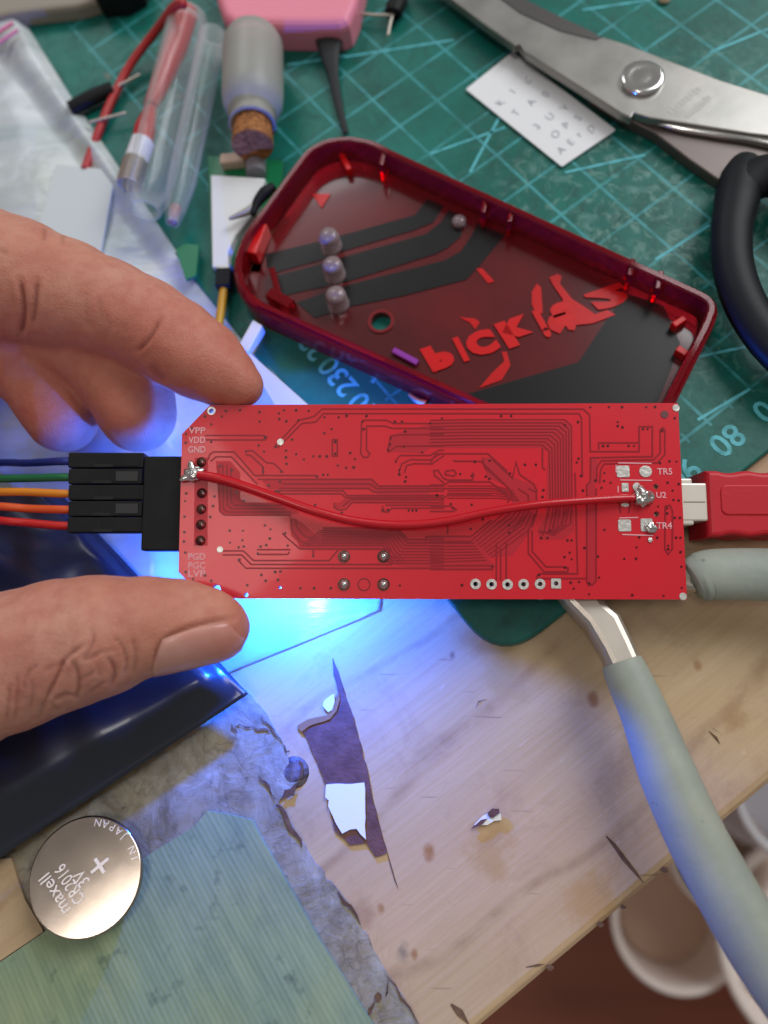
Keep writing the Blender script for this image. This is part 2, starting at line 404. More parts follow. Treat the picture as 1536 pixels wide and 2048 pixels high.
# dark crack along the torn strip
for pts, wd in (([(501, 1390), (530, 1440), (566, 1487), (580, 1510)], .0006), ([(467, 1450), (490, 1490), (515, 1540), (545, 1590), (556, 1608)], .0006), ([(556, 1606), (600, 1681), (645, 1745), (712, 1830), (762, 1927), (842, 2048)], .0009),
                ([(470, 1450), (505, 1455), (545, 1462)], .0005), ([(575, 1500), (604, 1530), (596, 1570), (560, 1600)], .0013), ([(735, 2028), (760, 1990), (776, 1975)], .0016)):
    P = [U(x, y, 0) for x, y in pts]; P = smooth_path(P, 6)
    P = [p + Vector((random.uniform(-1, 1), random.uniform(-1, 1), 0)) * .00028 for p in P]
    k0 = 0
    while k0 < len(P) - 2:
        k1 = min(len(P), k0 + random.randint(4, 9))
        if random.random() < .72 and k1 - k0 > 2: link('crack', ribbon(P[k0:k1], wd * random.uniform(.35, .9), .0006 + .000002 * k0, True), DARKWOOD, desk)
        k0 = k1 - 1
p = U(588, 1545, 0)
link('glue_lump', lathe([(0, .0026), (.0002, .0024), (.0004, .0016), (.00045, 0)], p, p + Vector((0, 0, .01)), 14), M('glue_lump_grey', (112, 104, 116), rough=.4, col2=(70, 60, 66), nscale=700, bump=.8, bscale=700), desk, smooth=True)

# ================================================================== CUTTING MAT
GA = -0.9321994; GO = Vector((-0.0243992, 0.1453754, 0)); MZ = .003
MATM = Matrix.Translation(GO) @ Matrix.Rotation(GA, 4, 'Z')
MATI = MATM.inverted()
def G(i, j, z=MZ): return MATM @ Vector((i * .01, j * .01, z))
def ground(p):
    q = MATI @ Vector((p[0], p[1], 0)); d = min(.1206 - q.x, q.y + .0555)
    t = max(0, min(1, d / .006 + .6)); return MZ * t * t * (3 - 2 * t)
def mat_material():
    m = M('cutting_mat', (20, 110, 96), rough=.42, spec=.4); g = NG(m); o = g.tc.outputs['Object']
    s = g.sep(o); x = g.math('MULTIPLY', s[0], 100); y = g.math('MULTIPLY', s[1], 100)
    wob = g.math('MULTIPLY', g.math('SUBTRACT', g.noise(o, 90, 2), .5), .03)
    def near(v, hw, step=1.0):
        f = g.math('FRACT', g.math('ADD', g.math('DIVIDE', g.math('ADD', v, wob), step), .5))
        return g.rng(g.math('ABSOLUTE', g.math('SUBTRACT', f, .5)), hw * .7, hw * 1.25, 1, 0, True)
    inx = g.math('LESS_THAN', x, 11.03); iny = g.math('GREATER_THAN', y, -4.03)
    inside = g.math('MULTIPLY', inx, iny)
    line = g.math('MAXIMUM', near(x, .030), near(y, .030)); line = g.math('MULTIPLY', line, inside)
    # half-centimetre ticks across the two border lines
    tickx = g.math('MULTIPLY', near(x, .05, .5), g.math('LESS_THAN', g.math('ABSOLUTE', g.math('ADD', y, 4.0)), .11))
    ticky = g.math('MULTIPLY', near(y, .05, .5), g.math('LESS_THAN', g.math('ABSOLUTE', g.math('SUBTRACT', x, 11.0)), .11))
    line = g.math('MAXIMUM', line, g.math('MULTIPLY', g.math('MAXIMUM', g.math('MULTIPLY', tickx, inx), g.math('MULTIPLY', ticky, iny)), .8))
    wear = g.rng(g.noise(o, 170, 6, .7), .36, .60, .22, 1)
    n1 = g.noise(o, 55, 5, .6); n2 = g.noise(o, 210, 6, .68, .7); n3 = g.noise(o, 700, 4)
    c = g.mix(g.rng(n1, .32, .66), lin((10, 90, 78)), lin((16, 114, 102)))
    c = g.mix(g.rng(n2, .48, .70, 0, .62), c, lin((30, 70, 62)))
    # scuffed, dirtier zone on the right of the mat
    q = g.mapping(o, loc=(-.075, -.03, 0)); qs = g.sep(q)
    zone = g.rng(g.math('POWER', g.math('ADD', g.math('POWER', g.math('ABSOLUTE', qs[0]), 2), g.math('POWER', g.math('ABSOLUTE', qs[1]), 2)), .5), .02, .055, 1, 0, True)
    c = g.mix(g.math('MULTIPLY', zone, g.rng(g.noise(o, 300, 6, .7, 1.0), .50, .66, 0, .60)), c, lin((128, 168, 158)))
    c = g.mix(g.math('MULTIPLY', zone, g.rng(g.noise(o, 240, 5, .7), .56, .68, 0, .7)), c, lin((30, 60, 56)))
    c = g.mix(g.math('MULTIPLY', g.rng(g.noise(g.mapping(o, loc=(.3, .1, 0)), 75, 3), .66, .72, 0, .8), 1), c, lin((120, 104, 92)))
    c = g.mix(g.math('MULTIPLY', g.math('MULTIPLY', line, wear), .72), c, lin((80, 172, 180)))
    g.out(c); g.l.new(g.rng(n2, .3, .7, .34, .52), g.b.inputs['Roughness'])
    g.bump(g.math('ADD', n3, g.math('MULTIPLY', n2, .6)), .12, .0003); return m
cut_mat = empty('cutting_mat', mw=MATM, label='green self-healing cutting mat with pale blue grid under the red case', cat='cutting mat')
mp = round_poly([(-.17, -.0552), (.1206, -.0552), (.1206, .20), (-.17, .20)], [0, .009, 0, 0], 8)
link('mat_sheet', prism(mp, 0.0001, MZ, .0004, 2), mat_material(), cut_mat, local=True)
PRINT = M('mat_print', (92, 190, 200), rough=.5, col2=(50, 140, 146), nscale=500, lo=.45, hi=.75)
def mat_text(s, i, j, ang, h=.0042):
    R = Matrix.Translation((i * .01, j * .01, MZ + .00006)) @ Matrix.Rotation(ang, 4, 'Z')
    link('printed_number', text_mesh(s, R, size=h * 1.42, offset=.00010), PRINT, cut_mat, local=True)
for k, s in enumerate(('200', '210', '220', '230', '240', '250', '260', '270')): mat_text(s, 3 + k, -4.52, math.pi)
for k, s in enumerate(('120', '110', '100', '90', '80', '70', '60', '50', '40')): mat_text(s, 11.48, -4 + k, math.pi / 2 + math.pi)
for a, b in (((690, 114), (908, 80)), ((575, 130), (690, 112)), ((860, 308), (1010, 255)), ((940, 345), (1000, 232)), ((1130, 345), (1290, 310)), ((1390, 715), (1510, 690)), ((1165, 20), (1300, 0)), ((1420, 105), (1536, 58)), ((1395, 840), (1500, 778)), ((745, 766), (762, 735)), ((1310, 520), (1420, 450))):
    A = MATI @ U(a[0], a[1], MZ); B = MATI @ U(b[0], b[1], MZ)
    link('printed_angle_line', ribbon([A, B], .00055, MZ + .00005), PRINT, cut_mat, local=True)

# ================================================================== PLASTIC BAGS
def film_material():
    m = M('bag_film', (214, 222, 224), rough=.22, spec=.6); g = NG(m); o = g.tc.outputs['Object']
    n = g.noise(g.mapping(o, rot=(0, 0, .95), sc=(18, 90, 40)), 1.0, 5, .6, .6); n2 = g.noise(o, 40, 4)
    c = g.mix(g.rng(n, .3, .7), lin((226, 230, 232)), lin((184, 202, 204)))
    c = g.mix(g.rng(n2, .45, .7, 0, .5), c, lin((214, 216, 206)))
    g.out(c); g.l.new(g.rng(n, .3, .72, .90, .60), g.b.inputs['Alpha'])
    g.bump(g.math('ADD', n, g.math('MULTIPLY', n2, 1.5)), .35, .002)
    return m
FILM = film_material()
def xr(y):
    return float(np.interp(y, [-150, 0, 190, 560, 810, 1000, 1120, 1222, 1372], [-86, 22, 140, 392, 602, 720, 770, 760, 392]))
V = []; Fc = []; NX, NY = 46, 90
for b in range(NY + 1):
    y = -150 + (1372 + 150) * b / NY
    for a in range(NX + 1):
        s = a / NX; x = -330 + (xr(y) + 330) * (1 - (1 - s) ** 1.3)
        p = U(x, y, .003); h = ground(p)
        wr = noise.noise(Vector((p.x * 55 + p.y * 30, p.y * 20, 1.3))) * .0016 + noise.noise(Vector((p.x * 150, p.y * 130, 7.7))) * .0005
        e = min(1, (1 - s) * 9); y_e = min(1, (NY - b) / 6)
        e = min(e, y_e)
        lift = float(np.interp(y, [600, 850], [1, .22]) if x > 330 else 1.0); z = h + .0003 + (.0022 + wr) * lift * e * e * (3 - 2 * e)
        q = U(x, y, z); V.append(q)
for b in range(NY):
    for a in range(NX):
        i = b * (NX + 1) + a; Fc.append((i, i + 1, i + NX + 2, i + NX + 1))
zip_bag = empty('zip_bag', U(200, 500, MZ), 'translucent white zip bag with a pink seal, lying under the fingers', 'plastic bag')
zb = link('bag_sheet', pymesh(V, Fc), FILM, zip_bag, smooth=True)
md = zb.modifiers.new('thick', 'SOLIDIFY'); md.thickness = .00005; md.offset = 0
PINK = M('pink_seal', (226, 132, 170), rough=.35)
link('pink_seal', join_meshes([tube([U(-120, 150, .0075), U(-20, 96, .0075), U(36, 60, .0072)], .0004, 8, 6), tube([U(-120, 128, .0075), U(-20, 74, .0075), U(26, 46, .0072)], .0005, 8, 6)]), PINK, zip_bag, smooth=True)
link('paper_insert', pprism([(112, 330), (232, 342), (200, 520), (60, 520)], .0035, .0034, .0037), M('insert_paper', (206, 214, 212), rough=.8), zip_bag)

ANTI = M('antistatic_film', (36, 39, 47), rough=.26, metal=.0, spec=.6, coat=.15, bump=.05, bscale=120)
c0, c1, c2, c3 = (497, 1388), (-230, 1868), (-540, 985), (118, 985)
V = []; Fc = []; NA = 70
for b in range(NA + 1):
    for a in range(NA + 1):
        s, t = a / NA, b / NA
        s2 = s; x = (c0[0] * (1 - s2) + c1[0] * s2) * (1 - t) + (c3[0] * (1 - s2) + c2[0] * s2) * t
        y = (c0[1] * (1 - s2) + c1[1] * s2) * (1 - t) + (c3[1] * (1 - s2) + c2[1] * s2) * t
        p = U(x, y, .003); h = ground(p)
        e = min(1, t * 7.0); e2 = min(1, s * 16)
        ee = (e * e * (3 - 2 * e)) * (e2 * e2 * (3 - 2 * e2) * .85 + .15)
        wr = noise.noise(Vector((p.x * 60, p.y * 60, 2.2))) * .0010 + noise.noise(Vector((p.x * 170 + p.y * 90, p.y * 170, 5.2))) * .0008 * min(1, t * 1.6)
        V.append(U(x, y, max(h, MZ * .55) + .0026 + (.0038 + wr) * ee))
for b in range(NA):
    for a in range(NA):
        i = b * (NA + 1) + a; Fc.append((i, i + 1, i + NA + 2, i + NA + 1))
anti = link('antistatic_bag', pymesh(V, Fc), ANTI, smooth=True)
md = anti.modifiers.new('thick', 'SOLIDIFY'); md.thickness = .0003; md.offset = -1
tag(anti, 'black glossy antistatic bag lying under the thumb and jumper wires', 'plastic bag')

# ================================================================== RED CASE HALF
def inset(pts, d):
    P = [Vector(p[:2]) for p in pts]; n = len(P); A = sum(P[i].x * P[(i + 1) % n].y - P[(i + 1) % n].x * P[i].y for i in range(n))
    sg = 1 if A > 0 else -1; out = []
    for i in range(n):
        d1 = (P[i] - P[i - 1]).normalized(); d2 = (P[(i + 1) % n] - P[i]).normalized()
        n1 = Vector((-d1.y, d1.x)) * sg; n2 = Vector((-d2.y, d2.x)) * sg
        b = (n1 + n2); b = b / max(.5, b.length_squared) * 2 if b.length > 1e-6 else n1
        out.append(P[i] + b * d)
    return out
def plate(outer, holes, z0, z1):
    bm = bmesh.new()
    loops = [outer] + holes
    rings = []
    for lp in loops:
        b0 = [bm.verts.new((p[0], p[1], z0)) for p in lp]; b1 = [bm.verts.new((p[0], p[1], z1)) for p in lp]; rings.append((b0, b1))
    for lay in (0, 1):
        eds = []
        for r in rings:
            q = r[lay]
            for i in range(len(q)): eds.append(bm.edges.new((q[i], q[(i + 1) % len(q)])))
        bmesh.ops.triangle_fill(bm, use_beauty=True, use_dissolve=False, edges=eds)
    for b0, b1 in rings:
        n = len(b0)
        for i in range(n): bm.faces.new((b0[i], b0[(i + 1) % n], b1[(i + 1) % n], b1[i]))
    return bm_mesh(bm)
def circ(c, r, n=16): return [Vector((c[0] + r * math.cos(2 * math.pi * k / n), c[1] + r * math.sin(2 * math.pi * k / n), 0)) for k in range(n)]

RIM = .0098
REDP = M('red_clear_plastic', (232, 30, 52), rough=.06, spec=.6, trans=.82, ior=1.36)
REDL = M('lit_red_plastic', (214, 20, 22), rough=.3, spec=.5, sss=.2)  # saturated red; on the logo it stands for light coming through
cpx = [(700, 266), (748, 275), (786, 295), (1418, 582), (1436, 598), (1440, 620), (1428, 652), (1290, 930), (1268, 948), (1240, 946), (500, 612), (474, 582), (463, 542), (465, 508), (482, 466), (583, 328), (610, 293), (650, 272)]
co = round_poly([U(x, y, RIM) for x, y in cpx], .0018, 3)
case = empty('case_half', U(950, 540, MZ), 'translucent red plastic case half lying open on the cutting mat', 'case')
loops = [(0, .0032), (0, RIM - .0012), (.0005, RIM - .001), (.0005, RIM - .0003), (.0008, RIM), (.0016, RIM), (.0019, RIM - .0003), (.0020, .0046)]
V = []; Fc = []; nco = len(co)
for d, z in loops:
    for q in inset(co, d): V.append((q.x, q.y, z))
L = len(loops)
for k in range(L):
    for i in range(nco):
        Fc.append((k * nco + i, k * nco + (i + 1) % nco, ((k + 1) % L) * nco + (i + 1) % nco, ((k + 1) % L) * nco + i))
bm = bmesh.new(); bv = [bm.verts.new(v) for v in V]
for fc in Fc: bm.faces.new([bv[i] for i in fc])
link('wall', bm_mesh(bm), REDP, case)
hole = U(762, 643, .0047); hr = 20 * depth(hole) / FPX
link('floor_panel', plate(inset(co, .0021), [circ(hole, hr, 24)], .0032, .0046), M('case_floor', (84, 18, 22), rough=.20, spec=.6, col2=(106, 22, 26), nscale=60, coat=.5), case)
rg = [(0, hr * 1.02), (.00025, hr * 1.02), (.00025, hr * 1.35), (0, hr * 1.35), (0, hr * 1.02)]
link('hole_ring', lathe(rg, Vector((hole.x, hole.y, .00462)), Vector((hole.x, hole.y, 1)), 28), M('ring_red', (124, 28, 34), rough=.25), case, smooth=False)
BLKP = M('label_black', (24, 21, 21), rough=.34, spec=.4); FZC = .00475
def z6(x, y): return (440 + .3646 * x, 240 + .3646 * y)
def z7(x, y): return (900 + .41406 * x, 360 + .41406 * y)
def art(name, pxs, mat, z=FZC): return link(name, prism([U(x, y, z) for x, y in pxs], z - .0001, z), mat, case)
art('black_stripe', [z6(*p) for p in ((250, 735), (570, 660), (1070, 520), (1135, 430), (1225, 470), (1170, 560), (1060, 605), (690, 715), (560, 765), (300, 838), (255, 800))], BLKP)
art('black_stripe', [z6(*p) for p in ((310, 852), (570, 785), (700, 745), (1130, 625), (1210, 560), (1255, 495), (1345, 535), (1320, 640), (1250, 700), (1180, 735), (700, 885), (340, 965))], BLKP)
art('black_stripe', [z6(*p) for p in ((420, 1000), (700, 905), (1230, 770), (1320, 720), (1375, 640), (1415, 565), (1560, 630), (1430, 790), (1350, 875), (1000, 965), (700, 1025), (520, 1085))], BLKP)
art('black_panel', [z7(*p) for p in ((845, 548), (900, 562), (1030, 605), (1070, 690), (1112, 790), (1065, 920), (960, 1180), (820, 1290), (330, 1160), (60, 1040), (620, 880), (740, 700))], BLKP)
art('red_triangle', [z6(505, 405), z6(606, 405), z6(556, 482)], REDL, FZC + .0001)
art('red_accent', [z6(*p) for p in ((1405, 815), (1440, 815), (1505, 885), (1470, 895))], REDL)
art('red_accent', [z6(*p) for p in ((1310, 1080), (1400, 1090), (1425, 1110), (1400, 1148), (1370, 1110))], REDL)
art('red_accent', [z7(*p) for p in ((140, 1005), (200, 935), (262, 875), (250, 830), (275, 830), (292, 895), (250, 965))], REDL)
art('red_accent', [z7(*p) for p in ((395, 540), (420, 500), (440, 520), (448, 640), (420, 655), (395, 600))], REDL)
art('red_swoosh', [z7(*p) for p in ((480, 470), (520, 452), (540, 465), (530, 500), (590, 575), (650, 612), (700, 648), (760, 628), (800, 650), (690, 692), (610, 700), (600, 726), (570, 722), (560, 700), (530, 742), (485, 722), (470, 690), (480, 660), (540, 640), (545, 575), (500, 510))], REDL, FZC + .0001)
# the logo on the label is read through the case from inside, so it stands upside down and mirrored
P0 = U(843, 722, FZC); P1 = U(1250, 580, FZC); tx = (P1 - P0).normalized(); ty = Vector((tx.y, -tx.x, 0)) * 1.0
mid = (P0 + P1) / 2; LW = (P1 - P0).length
for ch_, lx, ly, lw_, lh_ in (('P', 876, 714, 52, 54), ('I', 922, 699, 15, 54), ('C', 964, 686, 56, 52), ('k', 1030, 664, 60, 58), ('i', 1084, 648, 16, 62), ('t', 1126, 634, 44, 62), ('2', 1214, 596, 72, 44)):
    c_ = U(lx, ly, FZC); kk = depth(c_) / FPX
    link('logo_letter', text_mesh(ch_, frame((c_.x, c_.y, FZC + .00012), tx, ty, (0, 0, 1)), size=.0073, offset=.00062, width=lw_ * kk * 1.12, height=lh_ * kk * 1.1, shear=.12), REDL, case)
CLEAR = M('clear_light_pipe', (236, 206, 210), rough=.06, spec=.7, trans=.7, ior=1.4)
for x, y in ((655, 466), (662, 524), (669, 584)):
    t = U(x, y, .0092); b = Vector((t.x, t.y, .0046)); r = .00205
    lp = link('light_pipe', lathe([(0, r * 1.06), (.0008, r * 1.06), (.0009, r), (.0034, r), (.0040, r * .9), (.0044, r * .62), (.0046, 0)], b, b + Vector((0, 0, 1)), 20), CLEAR, case, smooth=True)
t = U(918, 438, .006); link('light_pipe', lathe([(0, .0015), (.001, .0014), (.0014, .0008), (.0015, 0)], Vector((t.x, t.y, .0047)), Vector((t.x, t.y, 1)), 16), CLEAR, case, smooth=True)
# snap clips and ribs along the wall
def rib(name, a, b, z0, z1, thick, mat):
    A = U(a[0], a[1], (z0 + z1) / 2); B = U(b[0], b[1], (z0 + z1) / 2); d = (B - A).normalized(); n = Vector((-d.y, d.x, 0)) * thick / 2
    link(name, prism([A + n, B + n, B - n, A - n], z0, z1, .0002), mat, case)
for a, b in (((683, 312), (700, 345)), ((545, 540), (560, 600)), ((1345, 655), (1368, 640)), ((1352, 700), (1372, 712))): rib('snap_clip', a, b, .0047, .0066, .0012, REDP if a[0] == 545 else REDL)
for a, b in (((772, 312), (765, 345)), ((972, 402), (966, 440)), ((1022, 425), (1018, 458)), ((1262, 532), (1256, 566)), ((1318, 556), (1310, 592))): rib('wall_rib', a, b, .0047, .0093, .0009, REDP)
rib('wall_clip', (540, 590), (585, 615), .0047, .0075, .0022, REDP)
rib('wall_slot', (786, 700), (835, 726), .0050, .0056, .0012, M('slot_violet', (150, 60, 170), rough=.3))
rib('side_tab', (506, 516), (528, 458), .0047, .0082, .0022, REDL)

# ================================================================== BOARD
t67 = math.radians(6.7)
BX = CR.copy(); BY = (CU * math.cos(t67) + CF * math.sin(t67)).normalized(); BZ = BX.cross(BY).normalized()
BC = CAM + ray(864, 1003) * .12042
BM = Matrix(((BX.x, BY.x, BZ.x, BC.x), (BX.y, BY.y, BZ.y, BC.y), (BX.z, BY.z, BZ.z, BC.z), (0, 0, 0, 1)))
BI = BM.inverted()
def BL(px, py, z=0.0):                          # photo pixel -> board coordinates on the plane z above its face
    d = ray(px, py); o = BC + BZ * z; k = (o - CAM).dot(BZ) / d.dot(BZ)
    return BI @ (CAM + d * k)
def q1(x, y): return (340 + .35156 * x, 780 + .35156 * y)
def q2(x, y): return (860 + .35156 * x, 780 + .35156 * y)
board = empty('circuit_board', mw=BM, label='red printed circuit board held between finger and thumb', cat='circuit board')
def board_material():
    m = M('solder_mask_red', (196, 22, 36), rough=.36, spec=.5, coat=.15); g = NG(m); o = g.tc.outputs['Object']
    n = g.noise(o, 30, 3); n2 = g.noise(o, 900, 3)
    c = g.mix(g.rng(n, .35, .65), lin((222, 26, 44)), lin((210, 24, 40)))
    # pale fibreglass on the cut edges
    geo = g.n.new('ShaderNodeNewGeometry'); vt = g.n.new('ShaderNodeVectorTransform'); vt.vector_type = 'NORMAL'; vt.convert_from = 'WORLD'; vt.convert_to = 'OBJECT'
    g.l.new(geo.outputs['True Normal'], vt.inputs[0]); sz = g.sep(vt.outputs[0])
    side = g.math('LESS_THAN', g.math('ABSOLUTE', sz[2]), .5)
    ed = g.mix(g.rng(g.noise(o, 1500, 2), .42, .58), lin((216, 186, 170)), lin((176, 40, 46)))
    c = g.mix(side, c, ed); g.out(c)
    g.l.new(g.rng(n, .3, .7, .32, .42), g.b.inputs['Roughness'])
    g.bump(n2, .04, .0002); return m
MASK = board_material()
bo = [BL(*p) for p in ((420, 810), (1356, 806), (1374, 1199), (414, 1197), (376, 1164), (357, 1143), (364, 868))]
pinpx = [(951, 1168), (983, 1168.5), (1015, 1169), (1047, 1168.5), (1080, 1168), (1112, 1167)]
holes = []
PXM = .12042 / FPX
for x, y, r in ((433, 1178, 8.5), (492, 1190, 4.5), (560, 1175, 3.2), (423, 822, 5.5)) : holes.append(circ(BL(x, y), r * PXM, 14))
for x, y in pinpx: holes.append(circ(BL(x, y), 4.6 * PXM, 12))
for x, y in ((1312, 973), (1313, 1028)): holes.append(circ(BL(x, y), 5.5 * PXM, 12))
link('board_panel', plate(bo, holes, -.0016, 0), MASK, board, local=True)

TR = M('trace_gap', (152, 22, 36), rough=.4, spec=.4)
TRB = M('bare_laminate', (190, 34, 48), rough=.42, spec=.4)
ZC = [0]
def trace(pts, wd=3.0, zone=q1, mat=TR, z=.00004):
    ZC[0] += 1; z = .00004 + ZC[0] * 2e-7
    link('copper_trace', ribbon([BL(*zone(*p)) for p in pts], wd * PXM, z), mat, board, local=True)
def region(pts, zone=q1, mat=TRB, z=.00002):
    ZC[0] += 1; z = .000012 + ZC[0] * 1e-6
    if zone is q1: pts = [(min(a, 1479), b) for a, b in pts]
    P = [BL(*zone(*p)) for p in pts]
    link('laminate_area', prism(P, -.0001, z), mat, board, local=True)
region([(140, 385), (216, 385), (214, 885), (136, 885)])
region([(262, 405), (345, 405), (400, 470), (400, 620), (430, 640), (700, 640), (735, 705), (310, 712), (278, 690)])
region([(520, 508), (1145, 508), (1185, 548), (1540, 545), (1540, 600), (1190, 600), (1150, 560), (560, 565)])
region([(1000, 612), (1540, 612), (1540, 640), (1030, 640), (990, 670), (940, 672), (930, 645), (965, 640)])
region([(680, 718), (760, 760), (850, 850), (820, 885), (740, 880), (690, 830)])
region([(870, 785), (1295, 785), (1350, 850), (1540, 850), (1540, 1018), (1290, 1000), (1245, 900), (960, 905), (740, 900), (720, 860), (860, 860)])
region([(1255, 258), (1540, 190), (1540, 330), (1440, 360), (1250, 350), (1235, 330)])
region([(0, 180), (200, 175), (780, 180), (805, 200), (820, 800), (760, 850), (630, 850), (610, 800), (660, 720), (670, 350), (640, 330), (0, 330)], q2)
region([(290, 380), (350, 385), (470, 495), (590, 540), (612, 580), (612, 700), (575, 800), (470, 940), (310, 955), (240, 860), (420, 720), (470, 640), (440, 545), (330, 500)], q2)
region([(0, 830), (240, 840), (420, 730), (480, 820), (330, 960), (380, 1000), (350, 1025), (0, 1018)], q2)
region([(905, 390), (955, 390), (940, 540), (945, 1090), (905, 1110), (890, 1090), (892, 540), (912, 520)], q2)
T1 = [[(200, 258), (535, 258)], [(200, 284), (540, 284), (552, 270), (535, 258)], [(592, 325), (735, 172), (820, 150), (865, 108), (1560, 108)], [(612, 330), (750, 190), (830, 182), (872, 134), (1560, 134)],
      [(1090, 180), (1085, 360), (1100, 382), (1125, 382), (1138, 362), (1118, 340), (1118, 205)], [(1095, 172), (1232, 172), (1272, 190), (1560, 190)], [(1118, 205), (1222, 205), (1265, 218), (1560, 218)],
      [(924, 282), (924, 375), (952, 375), (952, 282), (924, 282)],
      [(215, 400), (225, 368), (250, 352), (365, 352), (482, 486), (830, 486)], [(232, 405), (262, 380), (350, 380), (500, 540)], [(430, 345), (470, 345), (548, 412), (592, 418), (645, 470)], [(430, 368), (460, 372), (528, 436), (530, 480)],
      [(275, 430), (285, 690), (310, 712), (690, 712)], [(300, 420), (304, 675), (328, 694), (690, 694)], [(324, 425), (326, 655), (348, 674), (660, 674)], [(346, 440), (348, 640), (370, 656), (640, 656)],
      [(500, 508), (1148, 508), (1188, 546), (1560, 546)], [(590, 573), (985, 573), (1008, 600), (1560, 600)], [(620, 560), (1130, 560), (1160, 580), (1560, 574)], [(640, 534), (1140, 534), (1175, 560), (1560, 560)], [(600, 590), (975, 590), (1000, 612), (1560, 612)],
      [(985, 660), (1030, 622), (1560, 624)], [(935, 640), (935, 668), (960, 682), (1000, 678), (1036, 640), (1560, 640)], [(1210, 660), (1205, 690), (1240, 695), (1262, 672), (1560, 672)], [(1225, 655), (1560, 655)],
      [(690, 735), (690, 790), (740, 860), (800, 880)], [(715, 735), (720, 780), (765, 830), (820, 850)], [(640, 815), (665, 840), (740, 905), (960, 905), (905, 970), (475, 970), (418, 915), (300, 915)],
      [(300, 938), (408, 938), (462, 992), (1250, 992), (1262, 980), (1245, 905), (960, 905)], [(385, 965), (432, 1014), (1560, 1014)], [(495, 908), (685, 908)], [(495, 935), (670, 935), (680, 920)],
      [(1240, 350), (1255, 262), (1300, 255), (1560, 252)], [(1240, 355), (1290, 320), (1560, 318)], [(1285, 400), (1310, 372), (1480, 372), (1530, 342), (1560, 342)], [(1300, 480), (1318, 420), (1370, 395), (1480, 398), (1540, 362)], [(1335, 470), (1345, 430), (1390, 418), (1490, 420), (1560, 372)],
      [(1500, 455), (1505, 485), (1560, 530)], [(870, 785), (1295, 785), (1352, 850), (1560, 850)], [(1290, 800), (1350, 870), (1560, 868)], [(1455, 860), (1455, 835), (1560, 835)], [(815, 910), (815, 950)]]
for t in T1: trace(t)
for k in range(8): trace([(845 - 14 * k, 800 + 12 * k), (1285 - 10 * k, 800 + 12 * k), (1350 - 14 * k, 868 + 17 * k), (1560, 868 + 17 * k)], 2.2)
for k in range(5): trace([(1270 - 18 * k, 900 + 8 * k), (1335 - 18 * k, 975 + 6 * k)], 2.0)
T2 = [[(0, 108), (872, 108), (908, 142), (912, 350), (1190, 350), (1190, 208), (1265, 208), (1265, 378), (915, 385), (912, 520), (892, 540), (892, 1090), (905, 1112), (925, 1108), (945, 1085), (945, 560)],
      [(0, 134), (848, 134), (862, 160), (866, 480), (850, 490)], [(960, 338), (960, 300), (1190, 300)], [(1310, 225), (1310, 358), (1272, 396), (975, 402), (950, 440), (948, 525)], [(1336, 225), (1336, 368), (1292, 414), (990, 420), (972, 450), (965, 530)], [(1310, 225), (1322, 215), (1336, 225)],
      [(825, 470), (840, 1045), (620, 1045), (604, 1062)], [(604, 1072), (890, 1072)], [(378, 870), (378, 1085)], [(402, 900), (402, 1085)], [(434, 870), (434, 1085)], [(560, 790), (560, 930), (650, 1034), (785, 1034), (785, 1012), (765, 1005)], [(582, 800), (582, 918), (660, 1006), (765, 1005)],
      [(1338, 660), (1336, 905), (1355, 935), (1378, 905), (1380, 690), (1365, 655), (1338, 660)], [(640, 330), (640, 440), (655, 455)], [(0, 420), (32, 362), (330, 362), (440, 462)], [(130, 400), (150, 405), (290, 405), (430, 540)], [(20, 462), (45, 455), (75, 500), (100, 512), (240, 512), (250, 480), (240, 470)], [(85, 480), (90, 462), (135, 455), (150, 475), (135, 490), (85, 480)],
      [(300, 390), (310, 440), (450, 560), (470, 600), (440, 640)], [(350, 390), (470, 500), (490, 410), (510, 480), (590, 535), (610, 575)], [(0, 660), (120, 660), (150, 680), (130, 690), (0, 690)], [(0, 540), (80, 540), (110, 522), (340, 522), (440, 590)], [(0, 560), (380, 560), (460, 620)], [(60, 630), (110, 590), (350, 590)],
      [(0, 832), (235, 832), (350, 740)], [(0, 862), (240, 862)], [(0, 1000), (340, 998), (360, 1012)], [(0, 1020), (360, 1020)], [(560, 560), (605, 580), (608, 690), (580, 780)], [(500, 560), (560, 600), (560, 700), (470, 800)], [(100, 765), (100, 820)], [(1075, 640), (1085, 700)], [(1140, 640), (1130, 700)]]
for t in T2: trace(t, zone=q2)
for k in range(9):
    y = 168 + 18 * k; x = 806 - 16 * k
    trace([(0, y + 4), (200, y), (x - 40, y), (x, y + 36), (x + k * .8, 640 + 20 * ((k * 5) % 4)), (x - 6 - 14 * (k % 3), 760 + 8 * k), (700 - 10 * k, 830 - 4 * k)], 2.1, q2)
for k in range(8): trace([(240 + 16 * k, 852 + 14 * k), (420 + 20 * k, 700 + 14 * k), (470 + 18 * k, 660 + 6 * k)], 2.1, q2)
for k in range(7): trace([(0, 872 + 18 * k), (250 + 12 * k, 872 + 16 * k)], 2.1, q2)
for k in range(6): trace([(100, 545 + 14 * k), (360 + 6 * k, 545 + 14 * k), (470 + 8 * k, 570 + 12 * k)], 1.8, q2)
VIA = M('via_dark', (84, 10, 18), rough=.35)
